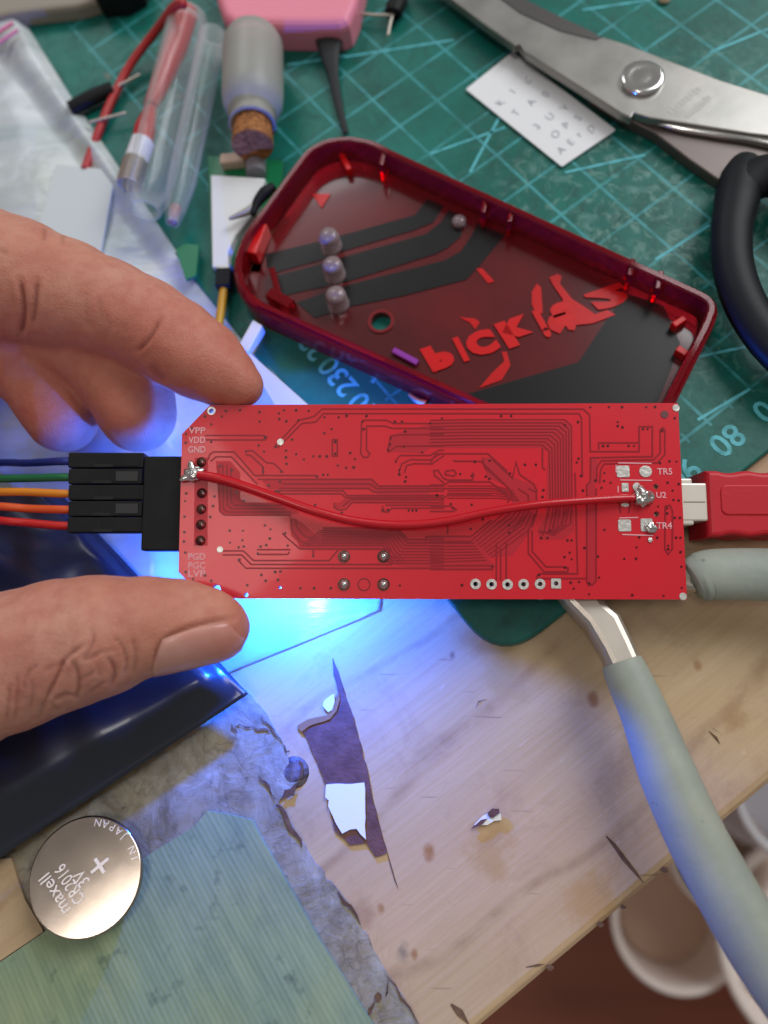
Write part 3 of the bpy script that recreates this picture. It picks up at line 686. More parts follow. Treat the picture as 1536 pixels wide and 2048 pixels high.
vv = [q1(*p) for p in ((125, 217), (92, 250), (90, 300), (88, 455), (92, 588), (86, 632), (83, 720), (82, 808), (80, 862), (88, 925), (90, 1035), (235, 195), (200, 150), (295, 150), (398, 115), (318, 120), (510, 125), (510, 180), (620, 132), (648, 115), (622, 165), (662, 178), (718, 115), (790, 118), (730, 172), (540, 270), (235, 295), (505, 315), (432, 352), (535, 350), (602, 322), (694, 282), (660, 345), (718, 365), (660, 383), (663, 420), (762, 395), (816, 377), (853, 377), (892, 377), (940, 295), (940, 362), (878, 245), (920, 222), (878, 155), (960, 155), (1005, 147), (1118, 148), (1025, 358), (1052, 392), (955, 430), (1002, 442), (1045, 440), (1095, 180), (1102, 222), (1280, 180), (1320, 180), (1338, 235), (1255, 275), (1252, 310), (1240, 340), (1330, 322), (1435, 355), (1480, 190), (1285, 408), (1305, 455), (1305, 480), (1343, 495), (1338, 520), (286, 432), (352, 455), (253, 605), (245, 660), (230, 722), (380, 582), (420, 632), (562, 543), (626, 522), (605, 578), (622, 578), (632, 465), (836, 492), (872, 482), (898, 482), (1215, 682), (1240, 682), (1358, 685), (1380, 685), (1402, 685), (825, 655), (978, 697), (1518, 598), (540, 770), (572, 793), (340, 800), (415, 800), (568, 845), (412, 855), (342, 868), (548, 882), (515, 890), (670, 885), (420, 890), (390, 895), (655, 815), (815, 945), (520, 1052), (598, 1035), (628, 1032), (545, 1085), (615, 1080), (742, 1127), (820, 1127), (915, 1127), (440, 1110), (1308, 1112), (165, 1150), (200, 1055), (132, 1075), (235, 1085), (395, 965), (500, 930), (530, 445), (530, 465))]
vv += [q2(*p) for p in ((68, 162), (405, 148), (462, 148), (768, 200), (842, 182), (845, 390), (835, 412), (862, 488), (870, 572), (645, 570), (640, 608), (602, 425), (540, 425), (455, 475), (338, 402), (255, 408), (118, 648), (130, 672), (40, 600), (237, 652), (318, 492), (338, 505), (172, 478), (238, 488), (1068, 182), (1068, 205), (1095, 212), (1212, 222), (1238, 222), (985, 318), (1012, 318), (1130, 318), (1160, 318), (1320, 232), (1392, 160), (1362, 405), (1402, 407), (1308, 415), (992, 472), (990, 517), (1028, 527), (975, 556), (940, 515), (1352, 527), (1415, 535), (1380, 572), (1385, 625), (1415, 628), (1298, 662), (1348, 672), (1348, 702), (1392, 727), (1422, 727), (992, 795), (1190, 838), (1292, 840), (1400, 840), (1425, 840), (1175, 895), (1355, 885), (1355, 905), (1425, 922), (1105, 960), (1172, 960), (1430, 1005), (955, 947), (878, 898), (805, 855), (782, 855), (795, 925), (765, 950), (806, 962), (962, 1067), (848, 1092), (800, 1095), (818, 1130), (905, 1100), (905, 1162), (1150, 1167), (1328, 1170), (1432, 1125), (355, 1003), (768, 1010), (620, 1052), (632, 842), (668, 842), (682, 800), (450, 770), (452, 812), (182, 1110), (912, 98), (1018, 97), (1092, 97), (1230, 97), (1280, 96), (232, 790), (300, 735))]
VS = []; FS = []
for x, y in vv:
    c = BL(x, y); r = random.uniform(2.1, 3.0) * PXM; o0 = len(VS)
    for k in range(8): VS.append((c.x + r * math.cos(k * math.pi / 4), c.y + r * math.sin(k * math.pi / 4), .00007))
    FS.append(tuple(range(o0, o0 + 8)))
tag(link('via_holes', pymesh(VS, FS), VIA, board, local=True), kind='stuff')
TIN = M('tinned_pad', (222, 218, 210), rough=.34, metal=.55, spec=.6, bump=.25, bscale=1500)
SOLD = M('solder', (200, 198, 194), rough=.26, metal=.95, bump=.12, bscale=900)
FLUX = M('solder_flux', (112, 84, 74), rough=.25, metal=.7, col2=(64, 40, 36), nscale=900)
SILK = M('silkscreen', (238, 172, 178), rough=.6)
def disc(x, y, r, mat, name, z=.00009, ry=None, sq=False):
    c = BL(x, y); r1 = r * PXM; r2 = (ry or r) * PXM
    pts = [(c.x + sx * r1, c.y + sy * r2) for sx, sy in ((-1, -1), (1, -1), (1, 1), (-1, 1))] if sq else [(c.x + r1 * math.cos(a), c.y + r2 * math.sin(a)) for a in np.linspace(0, 2 * math.pi, 17)[:-1]]
    if sq: pts = round_poly([Vector((a, b, 0)) for a, b in pts], r1 * .3, 3)
    return link(name, prism(pts, -.0001, z, .00004, 1), mat, board, local=True)
def ring(x, y, ro, ri, mat, name, sq=False):
    c = BL(x, y); outer = circ(c, ro * PXM, 20)
    if sq: outer = round_poly([Vector((c.x + a * ro * PXM * .92, c.y + b * ro * PXM * .92, 0)) for a, b in ((-1, -1), (1, -1), (1, 1), (-1, 1))], .00015, 3)
    return link(name, plate(outer, [circ(c, ri * PXM, 12)], -.0001, .0001), mat, board, local=True)
for k, (x, y) in enumerate(pinpx): ring(x, y, 10.5, 4.8, TIN, 'plated_hole', sq=(k == 5))
ring(423, 822, 8.5, 5.2, TIN, 'plated_hole')
for x, y, r in ((1352, 816, 7.5), (1366, 1193, 7.5), (561, 884, 7), (440, 1099, 6.5)): disc(x, y, r, TIN, 'test_pad')
disc(1329, 829, 8, M('grey_spot', (110, 62, 62), rough=.5), 'grey_spot')
for x, y, rx, ry, sq in ((1246, 943, 13, 12, True), (1291, 943, 13, 12, False), (1250, 975, 7, 9, True), (1273, 974, 8, 9, False), (1250, 1010, 8, 4, False), (1249, 1051, 13, 12, True), (1293, 1050, 12, 13, True)): disc(x, y, rx, TIN, 'solder_pad', .00012, ry, sq)
for a, b in (((1236, 926), (1303, 927)), ((1240, 960), (1304, 961)), ((1236, 972), (1236, 985)), ((1238, 1036), (1276, 1035)), ((1244, 1069), (1306, 1071)), ((1232, 930), (1232, 945))): link('silkscreen_line', ribbon([BL(*a), BL(*b)], 2.2 * PXM, .00008), SILK, board, local=True)
def silk(s, x, y, wpx, hpx):
    c = BL(x, y); link('silkscreen_text', text_mesh(s, Matrix.Translation((c.x, c.y, .00009)), size=hpx * PXM * 1.4, width=wpx * PXM, offset=.00002), SILK, board, local=True)
for s, x, y, wp, hp in (('VPP', 394, 861, 34, 13), ('VDD', 394, 880, 34, 13), ('GND', 394, 899, 35, 13), ('PGD', 394, 1113, 34, 13), ('PGC', 394, 1131, 34, 13), ('LVP', 394, 1147, 34, 13), ('TR5', 1329, 943, 30, 13), ('U2', 1322, 990, 20, 12), ('TR4', 1328, 1051, 31, 13)): silk(s, x, y, wp, hp)
def cone(x, y, r, h, mat, name, lean=(0, 0)):
    c = BL(x, y); a = Vector((c.x, c.y, 0)); b = a + Vector((lean[0], lean[1], 1))
    return link(name, lathe([(0, r * PXM), (h * .25, r * .92 * PXM), (h * .6, r * .62 * PXM), (h * .9, r * .4 * PXM), (h, 0)], a, b, 14), mat, board, local=True, smooth=True)
for x, y in ((403, 924), (404, 986), (403, 1018), (402, 1049), (401, 1081)): cone(x, y, 10.5, .0008, FLUX, 'header_joint', (.1, .05)); cone(x + 4, y + 2, 4.5, .0011, SOLD, 'header_pin_tip', (.05, 0))
for x, y in ((688, 1113), (767, 1113), (688, 1169), (767, 1169)):
    disc(x, y, 12.5, FLUX, 'button_pad', .00010); cone(x, y, 10, .0007, SOLD, 'button_joint')
link('silkscreen_line', ribbon([BL(728 + 12 * math.cos(a), 1169 + 12 * math.sin(a)) for a in np.linspace(0, 6.2832, 20)], 1.5 * PXM, .00006), VIA, board, local=True)
def blob(x, y, z, r, mat, name, spikes=(), sq=.6, seed=0):
    bm = bmesh.new(); bmesh.ops.create_icosphere(bm, subdivisions=4, radius=1); c = BL(x, y)
    for v in bm.verts:
        d = v.co.copy(); k = 1 + .38 * noise.noise(d * 1.7 + Vector((seed, 3, 1))) + .16 * noise.noise(d * 4.3 + Vector((seed, 9, 4)))
        for sx, sy, sl, sh in spikes:
            q = Vector((sx, sy, .15)).normalized(); t = max(0, d.dot(q)); k += sl * t ** sh
        v.co = Vector((c.x + d.x * k * r, c.y + d.y * k * r, z + d.z * k * r * sq))
    return link(name, bm_mesh(bm), mat, board, local=True, smooth=True)
blob(389, 948, .0005, .0011, SOLD, 'solder_blob', ((-1, -.55, 1.3, 22), (-.3, 1, .8, 16), (.8, .3, .5, 10), (-1, .2, .5, 18)), .6, 2)
blob(1284, 996, .0006, .00145, SOLD, 'solder_blob', ((-.2, 1, .3, 12), (.9, -.2, .25, 9)), .7, 5)
blob(1300, 1056, .0003, .0008, SOLD, 'solder_blob', ((1, .1, .4, 8),), .5, 8)
blob(1300, 1080, .0001, .00035, TIN, 'solder_splash', (), .5, 9)
# the soldered-on red wire
WR = M('red_wire_insulation', (196, 14, 30), rough=.3, spec=.5, coat=.2)
wp = [(396, 950, .0006), (420, 953, .0009), (470, 966, .0013), (550, 994, .0018), (630, 1022, .0020), (710, 1042, .0017), (800, 1050, .0014), (890, 1043, .0016), (980, 1024, .0019), (1070, 1010, .0020), (1160, 1002, .0017), (1235, 997, .0011), (1268, 996, .0008)]
link('soldered_wire', tube([BL(*p) for p in wp], [.00068, .00072, .00072, .0007, .0007, .00068, .00066, .00062, .00058], 14, 8), WR, board, local=True, smooth=True)
# connectors and lamp on the underside
BLK = M('black_nylon', (17, 17, 18), rough=.55, spec=.25, col2=(23, 23, 24), nscale=220, bump=.06, bscale=900)
a = BL(288, 912, -.0017); b = BL(400, 1101, -.0017)
link('header_socket', box(((a.x + b.x) / 2, (a.y + b.y) / 2, -.0033), b.x - a.x, a.y - b.y, .0031, .00025), BLK, board, local=True)
METAL = M('nickel_plate', (230, 220, 206), rough=.42, metal=.45)
c = BL(1330, 1003, -.0016); link('usb_socket', box((c.x, c.y, -.0036), .0092, .0076, .0038, .0003), METAL, board, local=True)
lp = BL(556, 1136, -.0016)
led = link('blue_led', box((lp.x, lp.y, -.0021), .0020, .0012, .0009, .0002), M('led_lens', (60, 120, 255), rough=.3, emis=(40, 120, 255), estr=30), board, local=True)
L1 = bpy.data.lights.new('blue_led_light', 'POINT'); L1.energy = .32; L1.color = (.010, .12, 1.0); L1.shadow_soft_size = .0009
lo = bpy.data.objects.new('blue_led_light', L1); COL.objects.link(lo); lo.location = BM @ Vector((lp.x, lp.y, -.0042))
for x, y, sx, sy, h in ((820, 980, .0070, .0070, .0011), (728, 1140, .0076, .0078, .0050), (1080, 950, .004, .0050, .0015), (620, 930, .004, .004, .0012)):  # unseen parts; the second, a push switch, is made tall to block LED light
    c = BL(x, y, -.0016); link('underside_part', box((c.x, c.y, -.0017 - h / 2), sx, sy, h, .0002), BLK, board, local=True)

# ---- USB plug with its cable
plug = empty('usb_plug', mw=BM, label='red moulded USB plug pushed into the right end of the board', cat='usb plug')
REDM = M('red_pvc', (198, 30, 44), rough=.48, bump=.06, bscale=1400)
def plug_outline(y0, y1):
    a = BL(1404, y0, -.0012); b = BL(1404, y1, -.0012); x0 = a.x + .0006; P = []
    x1 = x0 + .026; n = 40
    top = []; bot = []
    for k in range(n + 1):
        x = x0 + (x1 - x0) * k / n; s = .00035 * (0.5 - .5 * math.cos(2 * math.pi * (x - x0 - .001) / .0056)) if x > x0 + .0025 else 0
        top.append(Vector((x, a.y - s, 0))); bot.append(Vector((x, b.y + s, 0)))
    return bot + top[::-1]
po = plug_outline(941, 1074)
link('grip', prism(po, -.0092, -.0010, .0008, 3), REDM, plug, local=True)
a = BL(1440, 970, -.001); b = BL(1440, 1030, -.001); x0 = a.x
link('grip_panel', prism(round_poly([Vector((x0, b.y, 0)), Vector((x0 + .019, b.y, 0)), Vector((x0 + .019, a.y, 0)), Vector((x0, a.y, 0))], .0012, 4), -.0011, -.00078, .0002, 2), REDM, plug, local=True)
a = BL(1366, 966, -.0016); b = BL(1412, 1042, -.0016)
link('metal_shell', box(((a.x + b.x) / 2 + .001, (a.y + b.y) / 2, -.0036), b.x - a.x + .003, a.y - b.y, .0040, .0003), METAL, plug, local=True)
link('shell_seam', box(((a.x + b.x) / 2, (a.y + b.y) / 2, -.00158), b.x - a.x, .00012, .0001), M('seam_dark', (120, 110, 100)), plug, local=True)
c = BL(1404, 1007, -.005); x0 = c.x
link('cable', tube([(x0 + .024, c.y, -.005), (x0 + .04, c.y, -.005), (x0 + .08, c.y + .005, -.004), (x0 + .15, c.y + .02, 0)], .0021, 14, 8), REDM, plug, local=True, smooth=True)

# ---- jumper leads
WCOL = [((26, 44, 120), 'dark blue', 'top'), ((14, 96, 56), 'green', ''), ((214, 130, 24), 'yellow orange', ''), ((214, 84, 30), 'bright orange', ''), ((190, 26, 22), 'red', 'bottom')]
ends = [(926, .012), (958, .0205), (984, .021), (1012, .021), (1040, .021)]
HS = M('housing_slot', (10, 10, 11), rough=.6); HL = M('housing_latch', (34, 34, 35), rough=.5)
hz = -.0019
for k in range(5):
    yc = 921.5 + 32.4 * k; skew = -3
    a = BL(137 - (2 if k == 4 else 0), yc - 16 + skew, hz); b = BL(286 - (k % 2) * 3, yc + 16, hz)
    cx, cy = (a.x + b.x) / 2, (a.y + b.y) / 2
    lead = empty('jumper_lead', mw=BM, label='%s jumper lead in a black housing, %s' % (WCOL[k][1], ['topmost of the five', 'second from top', 'third from top', 'fourth from top', 'lowest of the five'][k]), cat='jumper wire', group='jumper leads in the header socket')
    link('housing', box((cx, cy, hz - .00127), b.x - a.x, .00247, .0025, .00018), BLK, lead, local=True)
    if k in (1, 3):
        link('latch_tab', box((b.x - .0024, cy, hz + .00003), .0036, .0016, .0002, .00004), HL, lead, local=True)
    else:
        link('latch_tab', box((b.x - .0036, cy, hz + .00002), .0062, .0021, .00012, .00004), BLK, lead, local=True)
    link('latch_slot', box((b.x - .0064, cy - .0009, hz + .00003), .0030, .00045, .00012), HS, lead, local=True)
    st = BM @ Vector((a.x + .0006, cy, hz - .0012)); st2 = BM @ Vector((a.x - .002, cy, hz - .0012))
    ey, ez = ends[k]
    e1 = U(-10, ey, ez); e2 = U(-150, ey + (k - 2) * -8, ez * .75); e3 = U(-330, 985 + k * 12, .0095); e4 = U(-700, 1000 + 30 * k, .0035)
    mm = st2.lerp(e1, .5); mm.z += .0004 * (k % 3 - 1)
    link('wire', tube([BI @ q for q in (st, st2, mm, e1, e2, e3, e4)], .00068, 12, 8), M('wire_' + WCOL[k][1].replace(' ', '_'), WCOL[k][0], rough=.4), lead, local=True, smooth=True)

# ================================================================== HAND
def rpx(r, p): return r * depth(p) / FPX
chains = {
 'index': [(-260, 470, .0290, 150), (-80, 530, .0285, 132), (40, 566, .0280, 122), (130, 592, .0275, 110), (215, 618, .0268, 97), (290, 648, .0262, 89), (350, 686, .0256, 87), (405, 722, .0248, 80), (450, 752, .0243, 62), (484, 772, .0240, 43)],
 'middle': [(-260, 560, .0240, 140), (-60, 590, .0225, 118), (90, 640, .0205, 104), (190, 690, .0200, 92), (240, 750, .0182, 84), (268, 806, .0168, 79), (276, 830, .0164, 74)],
 'ring': [(-300, 620, .0220, 130), (-120, 650, .0200, 110), (10, 690, .0176, 95), (80, 745, .0162, 84), (112, 800, .0150, 78), (124, 832, .0146, 72)],
 'thumb': [(-280, 1400, .0250, 185), (-100, 1352, .0252, 158), (20, 1322, .0252, 137), (120, 1290, .0250, 129), (200, 1271, .0248, 119), (290, 1252, .0243, 97), (360, 1248, .0238, 86), (420, 1251, .0232, 71), (444, 1255, .0230, 53)],
}
palm = [[(-300, 500, .0270, 180), (-520, 800, .034, 220), (-420, 1250, .030, 230), (-280, 1400, .0250, 185)], [(-420, 600, .025, 200), (-640, 900, .030, 260), (-900, 1000, .03, 260)]]
def nodes3(ch):
    out = []
    for x, y, z, r in ch:
        p = U(x, y, z); out.append((np.array(p), rpx(r, p)))
    return out
VX = .00042
allp = [n for c in list(chains.values()) + palm for n in nodes3(c)]
xl = U(-330, 900, .02).x
lo_ = np.array([max(min(p[0] - r for p, r in allp), xl - .035), min(p[1] - r for p, r in allp), min(p[2] - r for p, r in allp)]) - .002
hi_ = np.array([max((p + r)[k] for p, r in allp) for k in range(3)]) + .002
hi_[0] = min(hi_[0], .02)
nn_ = np.ceil((hi_ - lo_) / VX).astype(int) + 1
gx = (lo_[0] + VX * np.arange(nn_[0])).astype(np.float32)[:, None, None]
gy = (lo_[1] + VX * np.arange(nn_[1])).astype(np.float32)[None, :, None]
gz = (lo_[2] + VX * np.arange(nn_[2])).astype(np.float32)[None, None, :]
def cone_sdf(A, ra, B, rb):
    d = (B - A).astype(np.float32); L2 = float(d @ d)
    t = ((gx - A[0]) * d[0] + (gy - A[1]) * d[1] + (gz - A[2]) * d[2]) / L2
    np.clip(t, 0, 1, out=t)
    q = (gx - A[0] - t * d[0]) ** 2; q = q + (gy - A[1] - t * d[1]) ** 2; q += (gz - A[2] - t * d[2]) ** 2
    np.sqrt(q, out=q); q -= np.float32(ra) + t * np.float32(rb - ra); return q
def smin(a, b, k):
    h = np.clip(.5 + .5 * (b - a) / k, 0, 1); return b * (1 - h) + a * h - k * h * (1 - h)
def chain_sdf(ch):
    N = nodes3(ch); d = None
    for (A, ra), (B, rb) in zip(N[:-1], N[1:]):
        s = cone_sdf(A, ra, B, rb); d = s if d is None else smin(d, s, np.float32(.0012))
    return d
dp_ = smin(chain_sdf(palm[0]), chain_sdf(palm[1]), np.float32(.006))
D = None
for k in ('index', 'middle', 'ring', 'thumb'):
    s = smin(chain_sdf(chains[k]), dp_, np.float32(.005)); D = s if D is None else smin(D, s, np.float32(.0009))
# the flesh gives way where it presses on the board
bxl = (gx - BC.x) * BX.x + (gy - BC.y) * BX.y + (gz - BC.z) * BX.z
byl = (gx - BC.x) * BY.x + (gy - BC.y) * BY.y + (gz - BC.z) * BY.z
bzl = (gx - BC.x) * BZ.x + (gy - BC.y) * BZ.y + (gz - BC.z) * BZ.z
tl = BL(420, 810); bl_ = BL(414, 1197)
bd = np.maximum(np.maximum(np.abs(byl - (tl.y + bl_.y) / 2) - (tl.y - bl_.y) / 2, np.abs(bzl + .0008) - .00085), -(bxl + .0398))
ch1 = (-(bxl - tl.x) * .68 + (byl - tl.y) * .73)
bd = np.maximum(bd, ch1)
D = -smin(-D, bd - np.float32(.0001), np.float32(.0006))
del bxl, byl, bzl, bd, ch1, dp_
def surface_nets(D):
    s = D < 0
    nx, ny, nz = D.shape
    cs = np.zeros((nx - 1, ny - 1, nz - 1), np.uint8)
    corners = [(a, b, c) for a in (0, 1) for b in (0, 1) for c in (0, 1)]
    for a, b, c in corners: cs += s[a:nx - 1 + a, b:ny - 1 + b, c:nz - 1 + c]
    act = (cs > 0) & (cs < 8); idx = np.full(act.shape, -1, np.int64)
    ijk = np.argwhere(act); idx[act] = np.arange(len(ijk))
    acc = np.zeros((len(ijk), 3)); cnt = np.zeros(len(ijk))
    for (a, b) in [(p, q) for p in corners for q in corners if sum(abs(np.array(p) - q)) == 1 and p < q]:
        da = D[ijk[:, 0] + a[0], ijk[:, 1] + a[1], ijk[:, 2] + a[2]]; db = D[ijk[:, 0] + b[0], ijk[:, 1] + b[1], ijk[:, 2] + b[2]]
        m = (da < 0) != (db < 0); t = np.where(m, da / np.where(m, da - db, 1), 0)
        acc += m[:, None] * (np.array(a) + t[:, None] * (np.array(b) - np.array(a))); cnt += m
    V = lo_ + VX * (ijk + acc / cnt[:, None])
    F = []
    for ax in range(3):
        o1, o2 = [k for k in range(3) if k != ax]
        sl0 = [slice(None)] * 3; sl1 = [slice(None)] * 3; sl0[ax] = slice(0, -1); sl1[ax] = slice(1, None)
        cr = s[tuple(sl0)] != s[tuple(sl1)]; E = np.argwhere(cr)
        E = E[(E[:, o1] > 0) & (E[:, o2] > 0) & (E[:, o1] < D.shape[o1] - 1) & (E[:, o2] < D.shape[o2] - 1)]
        def g(d1, d2):
            q = E.copy(); q[:, o1] -= d1; q[:, o2] -= d2; return idx[q[:, 0], q[:, 1], q[:, 2]]
        Q = np.stack([g(0, 0), g(1, 0), g(1, 1), g(0, 1)], 1)
        inside = s[E[:, 0], E[:, 1], E[:, 2]]; flip = inside if ax != 1 else ~inside
        Q[~flip] = Q[~flip][:, ::-1]; F.append(Q)
    F = np.concatenate(F); F = F[(F >= 0).all(1)]
    return V, F
HV, HF = surface_nets(D); del D
def vnormals(V, F):
    n = np.cross(V[F[:, 2]] - V[F[:, 0]], V[F[:, 3]] - V[F[:, 1]]); N = np.zeros_like(V)
    for k in range(4): np.add.at(N, F[:, k], n)
    return N / np.maximum(np.linalg.norm(N, axis=1, keepdims=True), 1e-12)
def vsmooth(V, F, it, lam=.5):
    e = np.concatenate([F[:, [0, 1]], F[:, [1, 2]], F[:, [2, 3]], F[:, [3, 0]]]); e = np.concatenate([e, e[:, ::-1]])
    deg = np.bincount(e[:, 0], minlength=len(V))[:, None]
    for _ in range(it):
        S = np.zeros_like(V); np.add.at(S, e[:, 0], V[e[:, 1]]); V = V + lam * (S / np.maximum(deg, 1) - V)
    return V
HV = vsmooth(HV, HF, 5); HN = vnormals(HV, HF)
R3 = np.array([CR, CU, CF]); rel = HV - np.array(CAM); cc = rel @ R3.T
PX = 768 + FPX * cc[:, 0] / cc[:, 2]; PY = 1024 - FPX * cc[:, 1] / cc[:, 2]
facing = -(HN * rel).sum(1) / np.linalg.norm(rel, axis=1)
front = np.clip(facing * 3 + .2, 0, 1)
def seg_dist(P):
    P = np.array([tuple(q) for q in smooth_path([(x, y, 0) for x, y in P], 5)])[:, :2]; best = np.full(len(HV), 1e9); tt = np.zeros(len(HV))
    for i in range(len(P) - 1):
        d = P[i + 1] - P[i]; L2 = d @ d + 1e-9; t = np.clip(((PX - P[i][0]) * d[0] + (PY - P[i][1]) * d[1]) / L2, 0, 1)
        q = np.hypot(PX - P[i][0] - t * d[0], PY - P[i][1] - t * d[1]); m = q < best; best = np.where(m, q, best); tt = np.where(m, (i + t) / (len(P) - 1), tt)
    return best, tt
creases = [  # polyline in the photo, depth in mm, half width in px
 ([(321, 637), (306, 665), (290, 688), (274, 702)], .34, 5), ([(40, 560), (47, 600), (48, 640), (42, 668)], .5, 6), ([(74, 562), (70, 610), (64, 650)], .4, 6), ([(91, 456), (87, 482)], .25, 5), ([(128, 468), (124, 490)], .18, 5),
 ([(175, 580), (172, 620), (176, 650)], .10, 5), ([(200, 600), (205, 640)], .10, 6), ([(0, 500), (14, 508)], .2, 5), ([(300, 730), (312, 742), (330, 760)], .2, 6), ([(255, 640), (250, 665)], .08, 5),
 ([(168, 1290), (146, 1304), (128, 1321), (118, 1345), (108, 1366), (95, 1392), (80, 1432)], .42, 4.5), ([(228, 1272), (246, 1296), (254, 1320), (250, 1352)], .26, 4), ([(142, 1318), (154, 1342), (158, 1368), (154, 1392)], .34, 4.5),
 ([(214, 1312), (228, 1334), (230, 1352), (222, 1370)], .32, 4.5), ([(182, 1250), (187, 1282), (170, 1318), (204, 1304), (232, 1300)], .24, 4), ([(266, 1275), (272, 1310), (266, 1345)], .18, 5), ([(76, 1331), (54, 1348), (50, 1380)], .22, 4), ([(36, 1340), (34, 1400), (30, 1440)], .2, 4),
 ([(20, 1370), (14, 1440)], .22, 4), ([(92, 1340), (128, 1325)], .16, 4), ([(160, 1360), (190, 1342)], .16, 4), ([(105, 1402), (132, 1388), (160, 1395)], .24, 4.5), ([(180, 1384), (212, 1362)], .2, 4), ([(60, 1420), (66, 1380), (58, 1340)], .16, 4), ([(118, 1420), (100, 1404)], .2, 4), ([(196, 1330), (200, 1352)], .16, 4), ([(40, 1290), (66, 1268), (70, 1240)], .08, 5),
 ([(304, 1338), (312, 1304), (324, 1284), (342, 1270), (372, 1257), (401, 1248), (436, 1240), (468, 1236)], .36, 5),
]
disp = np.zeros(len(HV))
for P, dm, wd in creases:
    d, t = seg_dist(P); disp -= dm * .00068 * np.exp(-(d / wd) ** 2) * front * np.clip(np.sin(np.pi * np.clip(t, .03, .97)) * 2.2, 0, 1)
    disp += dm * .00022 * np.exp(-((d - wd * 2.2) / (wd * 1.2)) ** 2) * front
lump = np.array([noise.noise(Vector(v) * 230) * .00016 + noise.noise(Vector(v) * 700) * .00004 for v in HV])
HV = HV + HN * (disp + lump)[:, None]
me = bpy.data.meshes.new('hand'); me.from_pydata(HV.tolist(), [], HF.tolist()); me.update()
fl = np.zeros(len(HV))
for k_, n_, w_ in (('index', -3, .017), ('middle', -1, .02), ('ring', -1, .02), ('thumb', -1, .010)):
    pc_ = nodes3(chains[k_])[n_][0]; fl = np.maximum(fl, np.exp(-(np.linalg.norm(HV - pc_, axis=1) / w_) ** 2) * (.55 if k_ == 'thumb' else 1))
fa = me.attributes.new('flush', 'FLOAT', 'POINT'); fa.data.foreach_set('value', fl.astype(np.float32))
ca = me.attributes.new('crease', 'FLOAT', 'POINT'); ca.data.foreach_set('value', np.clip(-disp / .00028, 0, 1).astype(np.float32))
def skin_material():
    m = M('skin', (196, 130, 104), rough=.52, spec=.35, sss=.35, sssr=(1.0, .32, .18)); g = NG(m); o = g.tc.outputs['Object']
    n1 = g.noise(o, 110, 4); n2 = g.noise(o, 480, 5, .6); n3 = g.noise(o, 2200, 4)
    c = g.mix(g.rng(n1, .32, .68), lin((206, 152, 132)), lin((192, 126, 110)))
    c = g.mix(g.rng(n2, .42, .72, 0, .45), c, lin((168, 92, 78)))
    c = g.mix(g.rng(g.noise(o, 45, 3), .45, .7, 0, .35), c, lin((206, 142, 108)))
    af = g.n.new('ShaderNodeAttribute'); af.attribute_name = 'flush'
    c = g.mix(g.math('MULTIPLY', af.outputs['Fac'], .5), c, lin((190, 90, 70)))
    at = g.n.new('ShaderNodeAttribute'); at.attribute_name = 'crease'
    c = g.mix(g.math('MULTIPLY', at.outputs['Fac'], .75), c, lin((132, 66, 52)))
    vor = g.n.new('ShaderNodeTexVoronoi'); vor.feature = 'DISTANCE_TO_EDGE'; vor.inputs['Scale'].default_value = 1500; g.l.new(o, vor.inputs['Vector'])
    g.out(c); g.bump(g.math('ADD', g.math('MULTIPLY', g.rng(vor.outputs['Distance'], 0, .12), .5), n3), .26, .0004); return m
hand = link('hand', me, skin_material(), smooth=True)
tag(hand, 'left hand pinching the red circuit board between index finger and thumb', 'hand')
# thumb nail
bvh = BVHTree.FromPolygons([Vector(v) for v in HV], HF.tolist())
TH = [Vector(p) for p, r in nodes3(chains['thumb'])]
A0 = TH[5]; A1 = TH[8]; ax = (A1 - A0).normalized()
tocam = (CAM - A0).normalized(); tocam = (tocam - ax * tocam.dot(ax)).normalized(); dn = (-CU - ax * (-CU).dot(ax)); dn = (dn - tocam * dn.dot(tocam)).normalized()
V = []; Fc = []; NU, NV_ = 26, 20; ok = True
for a in range(NU + 1):
    for b in range(NV_ + 1):
        u = a / NU; v = b / NV_; cv = (2 * v - 1)
        st_ = 16 - 28 * u; th = math.radians(st_ + (118 - st_) * v)
        s0 = .0012 + .0034 * (1 - v) ** 1.5; s1 = .0150 - .0020 * cv * cv
        s = s0 + (s1 - s0) * u
        dirv = tocam * math.cos(th) + dn * math.sin(th)
        o_ = A0 + ax * min(s, .0125) + dirv * .03
        aim = (A0 + ax * s - o_).normalized() if s < .0125 else (-dirv + ax * (s - .0125) * 20).normalized()
        if s >= .0125: aim = -dirv; o_ = A0 + ax * s + dirv * .03
        h = bvh.ray_cast(o_, aim)
        p = h[0] if h[0] is not None else A0 + ax * s + dirv * .0035
        rad = (p - A0 - ax * (p - A0).dot(ax)).length
        edge = 1 - max(abs(cv) ** 6, (1 - u) ** 8)
        V.append((p, dirv, edge))
rr = {}
P3 = []
for a in range(NU + 1):
    for b in range(NV_ + 1):
        acc = Vector(); n = 0
        for da in (-1, 0, 1):
            for db in (-1, 0, 1):
                i, j = a + da, b + db
                if 0 <= i <= NU and 0 <= j <= NV_: acc += V[i * (NV_ + 1) + j][0]; n += 1
        p, dv, ed = V[a * (NV_ + 1) + b]; q = (acc / n) * .7 + p * .3 if 0 < a < NU and 0 < b < NV_ else p
        P3.append(q + dv * (.00032 * ed - .00006))
for a in range(NU):
    for b in range(NV_):
        i = a * (NV_ + 1) + b; Fc.append((i, i + 1, i + NV_ + 2, i + NV_ + 1))
nail = link('thumb_nail', pymesh(P3, Fc), M('nail', (212, 152, 138), rough=.3, spec=.5, sss=.25, coat=.15, col2=(200, 130, 116), nscale=160), None, smooth=True)
nail.parent = hand
md = nail.modifiers.new('thick', 'SOLIDIFY'); md.thickness = .0003; md.offset = 0

